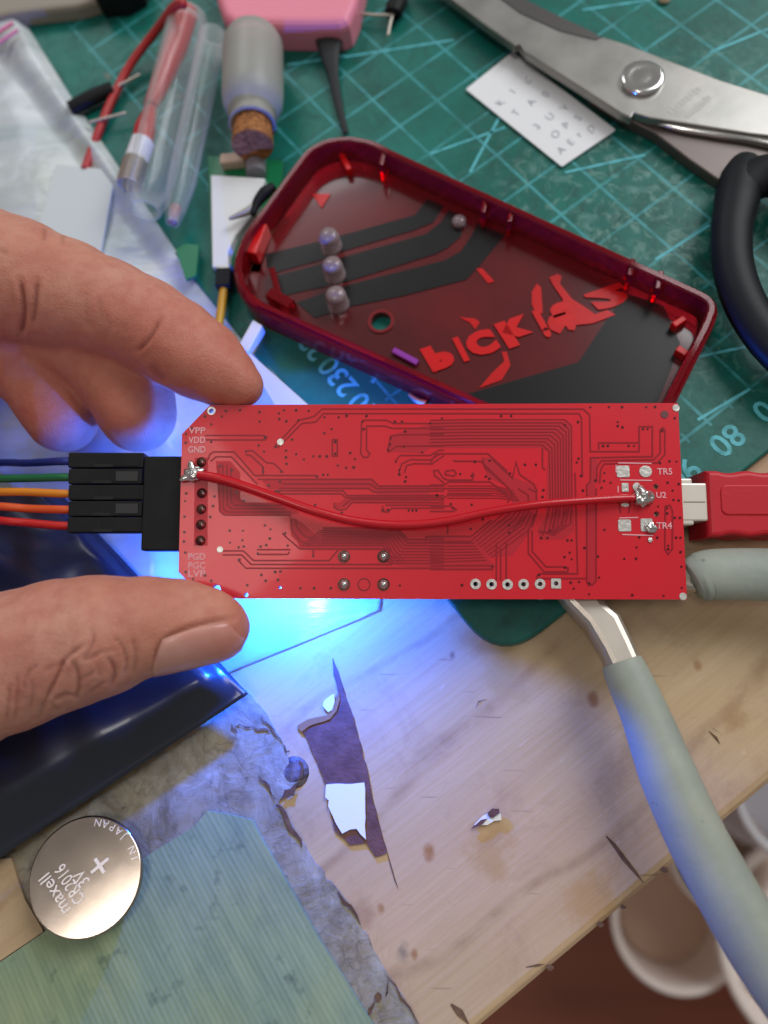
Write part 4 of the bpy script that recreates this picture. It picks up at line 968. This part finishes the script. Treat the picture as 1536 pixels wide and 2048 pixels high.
# ================================================================== COIN CELL
cc0 = U(174, 1752, .0042)
cz = Vector((.122, .086, 1)).normalized(); cx = Vector((1, 0, 0)); cx = (cx - cz * cx.dot(cz)).normalized(); cy = cz.cross(cx)
CM = frame(cc0, cx, cy, cz)
coin = empty('coin_cell', mw=CM, label='silver coin cell battery on the ribbed green sheet', cat='battery')
STEEL = M('brushed_steel', (178, 164, 152), rough=.13, metal=1.0, rvar=.03, nscale=300)
CR_ = .0090
link('can', lathe([(-.0008, .0), (-.0008, CR_ * .93), (-.0004, CR_ * .985), (.0003, CR_), (.0006, CR_ * .992), (.0008, CR_ * .965), (.0008, 0)], (0, 0, 0), (0, 0, 1), 64), STEEL, coin, local=True, smooth=False)
for pl in coin.children[0].data.polygons: pl.use_smooth = abs(pl.normal.z) < .98
ETCH = M('stamped_text', (225, 215, 205), rough=.42, metal=.8)
CI = CM.inverted()
def onc(x, y):
    d = ray(x, y); k = (CM.translation - CAM).dot(cz) / d.dot(cz); return CI @ (CAM + d * k)
tdir = (onc(93, 1742) - onc(146, 1830)); tdir.z = 0; tdir.normalize(); tup = Vector((-tdir.y, tdir.x, 0))
for s, x, y, wpx, size in (('maxell', 113, 1788, 100, .0022), ('CR2016', 143, 1768, 98, .0021), ('3V', 166, 1756, 34, .0021), ('+', 203, 1731, 40, .0052)):
    c = onc(x, y); link('stamped_text', text_mesh(s, frame((c.x, c.y, .00082), tdir, tup, (0, 0, 1)), size=size * 1.3, extrude=.00006, width=wpx * .102 / FPX), ETCH, coin, local=True)
for k, chh in enumerate('IN JAPAN'):
    if chh == ' ': continue
    ph = math.radians(20 + 9.2 * k); c = Vector((math.cos(ph), math.sin(ph), 0)) * .0079
    link('stamped_letter', text_mesh(chh, frame((c.x, c.y, .00082), (-math.sin(ph), math.cos(ph), 0), (-math.cos(ph), -math.sin(ph), 0), (0, 0, 1)), size=.0016, extrude=.00005), ETCH, coin, local=True)

# ================================================================== PLIERS
GRIP = M('grey_green_grip', (162, 166, 152), rough=.52, col2=(144, 152, 142), nscale=110, bump=.12, bscale=900)
_g = NG(GRIP); _o = _g.tc.outputs['Object']
_c = _g.mix(_g.rng(_g.noise(_o, 110, 5), .35, .65), lin((162, 166, 152)), lin((146, 154, 144)))
_c = _g.mix(_g.rng(_g.noise(_o, 38, 4), .48, .68, 0, .35), _c, lin((128, 130, 118)))
_c = _g.mix(_g.rng(_g.noise(_o, 420, 3, .6), .70, .76, 0, .6), _c, lin((90, 90, 80)))
_c = _g.mix(_g.rng(_g.noise(_g.mapping(_o, rot=(0, 0, .5), sc=(900, 120, 300)), 1.0, 2), .72, .78, 0, .4), _c, lin((196, 198, 186)))
_g.out(_c)
TOOL = M('tool_steel', (200, 190, 178), rough=.42, metal=.85, rvar=.08, nscale=200)
pl = empty('pliers', U(1150, 1150, .003), 'pliers with grey green grips, partly under the board at lower right', 'pliers')
def grip_tube(pts):
    P = []; R = []
    for x, y, z, r in pts:
        p = U(x, y, z); P.append(p); R.append(rpx(r, p))
    return P, R
P, R = grip_tube([(1243, 1324, .0085, 40), (1254, 1350, .0085, 44), (1290, 1430, .0085, 48), (1336, 1550, .0090, 57), (1385, 1660, .0095, 60), (1436, 1755, .0100, 63), (1510, 1880, .0110, 67), (1600, 2010, .0120, 70), (1720, 2160, .0130, 70)])
link('grip', tube(P, R, 24, 8, flat=.85), GRIP, pl, smooth=True)
P, R = grip_tube([(1384, 1162, .0080, 40), (1398, 1156, .0080, 49), (1430, 1149, .0080, 52), (1540, 1150, .0080, 54), (1680, 1165, .0085, 56), (1850, 1200, .009, 58)])
link('grip', tube(P, R, 24, 8, flat=.75), GRIP, pl, smooth=True)
link('handle_shank', pprism([(1085, 1140), (1130, 1205), (1172, 1248), (1203, 1300), (1232, 1362), (1290, 1330), (1268, 1280), (1242, 1226), (1216, 1203), (1150, 1120)], .0085, .0045, .0088, .0014, 3), TOOL, pl)
link('handle_shank', pprism([(1120, 1090), (1300, 1118), (1395, 1125), (1395, 1180), (1300, 1172), (1120, 1165)], .0082, .0045, .0084, .0012, 3), TOOL, pl)
link('jaw', pprism([(1150, 1080), (1180, 1130), (1120, 1170), (1040, 1160), (900, 1120), (880, 1100), (1040, 1080)], .0075, .0042, .0078, .0008, 2), TOOL, pl)

# ================================================================== SCISSORS
sc = empty('scissors', U(1300, 200, MZ), 'steel scissors with black handles lying open at upper right', 'scissors')
BLADE = M('scissor_steel', (150, 148, 142), rough=.36, metal=.75, rvar=.06, nscale=120, col2=(166, 162, 156), bump=.03, bscale=700)
CHROME = M('chrome', (230, 228, 224), rough=.12, metal=1.0)
link('upper_blade', pprism([(820, -60), (905, 0), (965, 46), (1030, 92), (1038, 88), (1052, 106), (1150, 168), (1240, 226), (1262, 236), (1268, 226), (1300, 236), (1400, 252), (1500, 268), (1640, 285), (1640, 216), (1536, 190), (1440, 160), (1340, 122), (1252, 88), (1206, 74), (1192, 78), (1060, 8), (970, -60)], .0075, .0058, .0076, .0003, 2), BLADE, sc)
link('blade_bevel', pprism([(985, -50), (1060, 2), (1130, 36), (1182, 61), (1204, 73), (1192, 80), (1120, 62), (1040, 26), (950, -40)], .0078, .0070, .0078, .0002, 1), M('bevel_steel', (120, 116, 114), rough=.3, metal=.85), sc)
link('lower_blade', pprism([(1180, 190), (1262, 222), (1400, 240), (1640, 270), (1640, 330), (1490, 330), (1438, 358), (1380, 318), (1310, 264), (1262, 240)], .0058, .0034, .0056, .0003, 2), M('lower_steel', (112, 102, 98), rough=.4, metal=.6), sc)
link('tang_edge', tube([U(x, y, .0062) for x, y in ((1305, 243), (1360, 256), (1440, 268), (1500, 276), (1560, 290), (1640, 312))], [.0003, .0009, .0011, .0012, .0012, .001], 10, 6, flat=.7), CHROME, sc, smooth=True)
c = U(1284, 160, .0077)
link('pivot_screw', lathe([(-.004, .0041), (.0002, .0043), (.0008, .0042), (.0010, .0036), (.0007, .0026), (.0009, .0014), (.0008, 0)], c, c + Vector((0, 0, 1)), 28), CHROME, sc, smooth=True)
for a, b, wd in (((1340, 224), (1402, 172), 13), ((1374, 232), (1422, 190), 13)):
    A = U(a[0], a[1], .0078); B = U(b[0], b[1], .0078)
    for k in range(9): link('etched_mark', ribbon([A.lerp(B, (k + .1) / 9), A.lerp(B, (k + .75) / 9)], wd * .15 / FPX * random.uniform(.7, 1.2), .00765), M('etch_pale', (176, 174, 168), rough=.5, metal=.5) if k == 0 and wd == 13 and a[0] == 1340 else bpy.data.materials['etch_pale'], sc)
HB = M('black_handle', (15, 16, 20), rough=.5, spec=.3)
def htube(pts, flat=.7):
    P = []; R = []
    for x, y, z, r in pts:
        p = U(x, y, z); P.append(p); R.append(rpx(r, p))
    return tube(P, R, 20, 8, flat=flat)
link('handle', join_meshes([htube([(1496, 318, .0075, 24), (1484, 352, .008, 40), (1474, 400, .0085, 44), (1464, 460, .009, 40), (1466, 530, .009, 40), (1490, 606, .009, 42), (1540, 682, .009, 44), (1620, 760, .009, 46)]),
                            htube([(1478, 380, .008, 40), (1530, 352, .0085, 46), (1600, 372, .009, 46), (1680, 450, .009, 46), (1700, 580, .009, 46), (1620, 760, .009, 46)])]), HB, sc, smooth=True)

# ================================================================== PAPER LABEL
def z5(x, y): return (860 + .44 * x, .44 * y)
lab = empty('paper_label', U(1080, 220, MZ), 'small white paper label with faint handwriting beside the scissors', 'paper label')
link('paper', prism(round_poly([U(*z5(*p), .0036) for p in ((375, 235), (845, 590), (600, 757), (163, 405))], .0003, 2), .0033, .0036), PAPERW, lab)
INK = M('pencil_ink', (138, 144, 156), rough=.7)
rows = [('K', (320, 465)), ('1', (375, 415)), ('C', (445, 365)), ('T', (390, 512)), ('A', (460, 465)), ('0', (525, 428)), ('3', (485, 575)), ('U', (545, 530)), ('V', (610, 488)), ('O', (570, 610)), ('P', (620, 570)), ('S', (672, 535)), ('A', (595, 682)), ('E', (640, 645)), ('r', (682, 612)), ('D', (733, 585))]
dx = (U(*z5(440, 365), .0037) - U(*z5(320, 465), .0037)).normalized(); dy = Vector((-dx.y, dx.x, 0))
for s, q in rows:
    c = U(*z5(*q), .00365); link('handwriting', text_mesh(s, frame((c.x, c.y, .00366), Matrix.Rotation(random.uniform(-.35, .35), 3, 'Z') @ dx, Matrix.Rotation(random.uniform(-.2, .2), 3, 'Z') @ dy, (0, 0, 1)), size=.0025, offset=-.00003), INK, lab)

# ================================================================== GLASS BOTTLE
FROST = M('frosted_glass', (238, 236, 228), rough=.30, trans=.62, ior=1.22, spec=.6)
bz = MZ + .0079
b0 = U(506, 70, bz); b1 = U(505, 330, bz); r0 = rpx(61, U(505, 150, bz))
Lb = (U(506, 252, bz) - b0).length; Lt = (b1 - b0).normalized()
bt = empty('glass_bottle', b0, 'small frosted glass bottle with a cork stopper, below the pink box', 'bottle')
pr = [(0, 0), (.0002, r0 * .55), (.0012, r0 * .86), (.003, r0 * .985), (.005, r0), (Lb * .66, r0), (Lb * .76, r0 * .97), (Lb * .84, r0 * .86), (Lb * .89, r0 * .72), (Lb * .92, r0 * .66), (Lb * .96, r0 * .74), (Lb, r0 * .76), (Lb, r0 * .62), (Lb * .93, r0 * .58), (Lb * .80, r0 * .78), (Lb * .7, r0 * .9), (.006, r0 * .92), (.0022, r0 * .7), (.0018, 0)]
link('glass', lathe(pr, b0, b1, 40), FROST, bt, smooth=True)
link('cork', lathe([(Lb * .86, 0), (Lb * .86, r0 * .54), (Lb * 1.0, r0 * .60), (Lb * 1.20, r0 * .66), (Lb * 1.21, r0 * .62), (Lb * 1.21, 0)], b0, b1, 28), M('cork', (176, 116, 66), rough=.85, col2=(120, 72, 38), nscale=900, bump=.5, bscale=1300), bt, smooth=False)

# ================================================================== SMALL GREEN MODULE
mo = empty('sensor_module', U(470, 430, MZ), 'small green circuit module with a white block, between bottle and red case', 'circuit module')
GPCB = M('green_mask', (20, 118, 74), rough=.35)
link('module_board', pprism([(416, 312), (566, 322), (560, 420), (520, 545), (425, 540)], .0045, .0034, .0046), GPCB, mo)
link('white_block', prism(round_poly([U(*p, .0070) for p in ((421, 349), (531, 356), (504, 432), (470, 470), (455, 505), (458, 538), (424, 534))], .0004, 2), .0047, .0070, .0003, 2), M('white_foam', (226, 228, 230), rough=.7), mo)
link('beige_capacitor', box(U(468, 322, .0058), .0056, .0026, .0024, .0004), M('beige_part', (206, 178, 158), rough=.5), mo)
a = U(512, 300, .0062); b = U(512, 348, .0062); link('grey_can', tube([a, b], .0021, 16, 0), M('grey_can', (150, 148, 154), rough=.35, metal=.3), mo, smooth=False)
link('black_lead', tube([U(x, y, .0092) for x, y in ((548, 372), (530, 386), (514, 406), (505, 430))], [.0008, .0013, .001, .0005], 10, 6), BLK, mo, smooth=True)
link('grey_smudge_wire', tube([U(x, y, .0090) for x, y in ((512, 412), (490, 425), (458, 438))], [.0009, .0008, .0003], 10, 6), M('tan_wire', (170, 164, 150), rough=.6), mo, smooth=True)
yl = empty('yellow_lead', U(445, 560, MZ), 'yellow jumper wire with a black plug beside the red case', 'jumper wire')
link('plug', box(U(449, 560, .0058), .0030, .0040, .0026, .0002), BLK, yl)
link('plug_collar', box(U(449, 541, .0056), .0034, .0014, .0022, .0002), M('blue_collar', (66, 110, 190), rough=.4), yl)
link('wire', tube([U(x, y, .0056) for x, y in ((450, 566), (446, 590), (442, 622), (436, 660))], .00085, 12, 6), M('yellow_pvc', (206, 150, 30), rough=.4), yl, smooth=True)

# ================================================================== PEN AND CLEAR TUBES
GLS = M('clear_plastic', (222, 228, 228), rough=.08, spec=1.0, alpha=.2, coat=.6)
_g = NG(GLS); _lw = _g.n.new('ShaderNodeLayerWeight'); _lw.inputs[0].default_value = .5
_g.l.new(_g.rng(_lw.outputs['Facing'], .35, 1.0, .07, .55, True), _g.b.inputs['Alpha'])
REDI = M('red_ink_plastic', (184, 22, 26), rough=.3, spec=.5)
pen = empty('clear_pen', U(320, 200, MZ), 'clear plastic pen barrel with a red refill and spring inside', 'pen')
pz = .0098; a = U(382, 22, pz); b = U(290, 420, pz); Lp = (b - a).length; rp = rpx(44, U(335, 220, pz))
link('barrel', lathe([(0, 0), (.0006, rp * .6), (.002, rp * .86), (.006, rp), (Lp * .75, rp * 1.05), (Lp * .92, rp * .95), (Lp, rp * .7), (Lp, rp * .55), (Lp * .9, rp * .82), (Lp * .7, rp * .93), (.006, rp * .88), (.003, rp * .7), (.002, 0)], a, b, 32), GLS, pen, smooth=True)
link('red_refill', tube([U(x, y, .0098) for x, y in ((372, 24), (352, 90), (322, 165), (300, 212))], [.0028, .0026, .0020, .0014], 16, 6), REDI, pen, smooth=True)
link('red_tip', tube([U(x, y, .0098) for x, y in ((302, 216), (290, 258), (284, 290))], [.0011, .0022, .0021], 16, 6), REDI, pen, smooth=True)
link('white_collar', tube([U(286, 284, .0098), U(272, 322, .0098)], .0024, 16, 0), M('white_collar', (222, 222, 230), rough=.3), pen)
sp0 = U(272, 322, .0098); sp1 = U(258, 372, .0098); sd = (sp1 - sp0); s1_ = sd.normalized().orthogonal(); s2_ = sd.normalized().cross(s1_)
link('spring', tube([sp0 + sd * (k / 72) + (s1_ * math.cos(k * .7) + s2_ * math.sin(k * .7)) * .0017 for k in range(73)], .00028, 6, 0), TOOL, pen, smooth=True)
pc = empty('clear_tube', U(390, 250, MZ), 'empty clear plastic tube lying beside the pen barrel', 'tube')
a = U(428, 66, .0075); b = U(345, 446, .0075); Lp = (b - a).length; rp = rpx(31, U(385, 250, .0075))
link('tube_wall', lathe([(0, rp * .8), (.001, rp), (Lp * .8, rp * .9), (Lp * .95, rp * .6), (Lp, rp * .42), (Lp, rp * .3), (Lp * .93, rp * .46), (Lp * .8, rp * .78), (.001, rp * .86), (0, rp * .8)], a, b, 28), GLS, pc, smooth=True)
link('pink_residue', tube([b - Lt * .0, b - (b - a).normalized() * .004], [.0009, .0012], 12, 0), M('pink_residue', (206, 160, 158), rough=.3, trans=.4), pc, smooth=True)
rw = tag(link('red_wire', tube([U(x, y, z) for x, y, z in ((368, 8, .0165), (348, 14, .0150), (312, 62, .009), (262, 128, .0055), (226, 195, .0045), (198, 262, .0040), (184, 300, .0034), (170, 340, .0032))], .00095, 12, 8), M('dull_red_pvc', (178, 44, 44), rough=.45), smooth=True),
         'thin red wire bending down from the pen to the zip bag', 'wire')
# leaded parts and loose bits
def leaded(label, body, legs, name='transistor', rb=.0019):
    e = empty(name, U(body[0][0], body[0][1], MZ), label, 'electronic part')
    link('body', tube([U(x, y, .0052) for x, y in body], [rb * .9, rb, rb, rb * .85], 14, 5, flat=.8), BLK, e, smooth=True)
    for lg in legs: link('lead', tube([U(x, y, .0052) for x, y in lg], .00033, 8, 4), TOOL, e, smooth=True)
leaded('black electronic part with two bare legs beside the red wire', [(140, 218), (165, 205), (195, 190), (226, 176)], [[(222, 178), (250, 165), (280, 149)], [(176, 246), (205, 238), (252, 226)]])
leaded('tiny black part with splayed legs right of the pink box', [(795, -20), (796, 0), (790, 16), (786, 28)], [[(786, 26), (780, 50), (776, 72)], [(788, 30), (750, 30), (712, 26)]], rb=.0022)
pb = tag(link('pink_box', pprism([(410, -120), (432, 0), (444, 32), (462, 47), (520, 50), (620, 51), (680, 50), (697, 42), (712, 8), (740, -120)], .0095, .0032, .0098, .0022, 4), M('pink_plastic', (238, 140, 160), rough=.45, spec=.4), smooth=False),
         'pink plastic box at the top edge above the glass bottle', 'box')
tag(link('dark_sliver', tube([U(x, y, z) for x, y, z in ((656, 30, .0058), (658, 75, .0058), (660, 110, .0052), (666, 150, .0046), (676, 205, .0040), (692, 268, .0036))], [.0034, .0032, .0022, .0012, .0009, .0006], 14, 6, flat=.3), M('sliver_black', (28, 30, 32), rough=.6), smooth=True),
    'black tapered sliver pointing down from the pink box to the red case', 'sliver')  # thin flattened dark shape that tapers toward the case
tag(link('beige_bar', pprism([(-120, -60), (210, -60), (192, 2), (150, 14), (60, 24), (18, 30), (-120, 60)], .0065, .0032, .0068, .001, 2), M('beige_plastic', (150, 140, 126), rough=.5)),
    'beige plastic bar at the top left corner above the zip bag', 'plastic bar')
tag(link('shadow_block', pprism([(196, -60), (296, -60), (285, -10), (250, 10), (200, 14)], .006, .0032, .010, .001, 2), BLK), 'black block standing for a dark shadow at the top edge beside the beige bar', 'shadow block')  # the dark shadow beside the bar, modelled as a black block
wc = empty('white_clip', U(495, 690, MZ), 'small white plastic clip beside the index fingertip', 'clip')
WPL = M('white_plastic', (226, 226, 236), rough=.4)
link('arm', prism(round_poly([U(*p, .0075) for p in ((506, 640), (526, 652), (496, 706), (476, 694))], .0004, 2), .0055, .0078, .0003, 2), WPL, wc)
c = U(484, 704, .0065); link('knuckle', lathe([(-.0025, .0016), (.0008, .0016), (.0012, .0012), (.0012, 0)], c, c + Vector((0, 0, 1)), 18), WPL, wc, smooth=False)
link('strap', prism([U(*p, .0066) for p in ((474, 690), (500, 706), (640, 830), (560, 830))], .0058, .0066, .0002, 1), WPL, wc)
tag(link('green_scrap', pprism([(352, 500), (372, 488), (398, 492), (392, 552), (372, 560)], .0050, .0044, .0052), GPCB), 'small green plastic scrap beside the zip bag edge', 'scrap')
tag(link('solder_offcut', tube([U(x, y, .0038) for x, y in ((818, 788), (832, 800), (852, 808))], [.0003, .0006, .0008], 8, 4), TOOL, smooth=True), 'short bit of bare wire between board and red case', 'wire offcut')
tag(link('crumb', lathe([(0, .0011), (.0006, .0013), (.0012, .0006), (.0014, 0)], U(1328, 2, MZ), U(1328, 2, MZ) + Vector((0, 0, 1)), 10), M('tan_crumb', (170, 150, 122), rough=.8)), 'tan crumb on the mat at the top right', 'crumb')

# ================================================================== CUPS BELOW THE DESK
CUP = M('cup_glaze', (244, 230, 220), rough=.35, spec=.4); CUPW = M('cup_white', (236, 234, 238), rough=.35); TEA = M('cup_inside', (186, 152, 130), rough=.4)
def cup(px, py, zt, rp_, mat, label, inner):
    t = U(px, py, zt); r = rpx(rp_, t); e = empty('cup', (t.x, t.y, FZ), label, 'cup', 'cups standing below the desk edge')
    h = zt - FZ; b = Vector((t.x, t.y, FZ + .0005))
    link('body', lathe([(0, 0), (0, r * .70), (h * .1, r * .74), (h * .6, r * .90), (h - .004, r * .98), (h - .001, r), (h, r * .97), (h - .001, r * .90), (h - .006, r * .86), (h * .6, r * .80), (h * .12, r * .62), (h * .12, 0)], b, b + Vector((0, 0, 1)), 48), mat, e, smooth=True)
    link('content', lathe([(h * .12, r * .5), (h * .55, r * .76), (h * .55, 0)], b, b + Vector((0, 0, 1)), 40), inner, e)
cup(1354, 1848, -.26, 128, CUP, 'round cup below the desk edge, beside the pliers grip', TEA)
cup(1446, 1718, -.255, 100, CUP, 'pale cup below the desk, mostly hidden by the pliers grip', TEA)
cup(1612, 1588, -.20, 138, CUPW, 'white cup at the right edge below the desk', CUPW)
cup(1660, 1900, -.25, 215, CUP, 'large pale cup in the bottom right corner below the desk', CUP)

# ================================================================== sub-parts: small pieces belong to the part that carries them
def carry(root, part_name, names):
    part = [c for c in root.children if c.name.split('.')[0] == part_name]
    if not part: return
    for c in list(root.children):
        if c.name.split('.')[0] in names and c is not part[0]:
            c.parent = part[0]; c.matrix_parent_inverse = Matrix.Identity(4)
carry(case, 'floor_panel', ('black_stripe', 'black_panel', 'red_triangle', 'red_accent', 'red_swoosh', 'logo_letter', 'hole_ring', 'light_pipe'))
carry(case, 'wall', ('wall_rib', 'wall_clip', 'snap_clip', 'side_tab', 'wall_slot'))
carry(plug, 'grip', ('grip_panel',)); carry(plug, 'metal_shell', ('shell_seam',))
carry(coin, 'can', ('stamped_text', 'stamped_letter')); carry(lab, 'paper', ('handwriting',))
carry(sc, 'upper_blade', ('blade_bevel', 'etched_mark')); carry(cut_mat, 'mat_sheet', ('printed_number', 'printed_angle_line'))
carry(board, 'board_panel', ('copper_trace', 'laminate_area', 'silkscreen_text', 'silkscreen_line', 'grey_spot', 'solder_pad', 'test_pad', 'plated_hole'))
for o in list(COL.objects):
    if o.name.split('.')[0] == 'jumper_lead': carry(o, 'housing', ('latch_tab', 'latch_slot'))
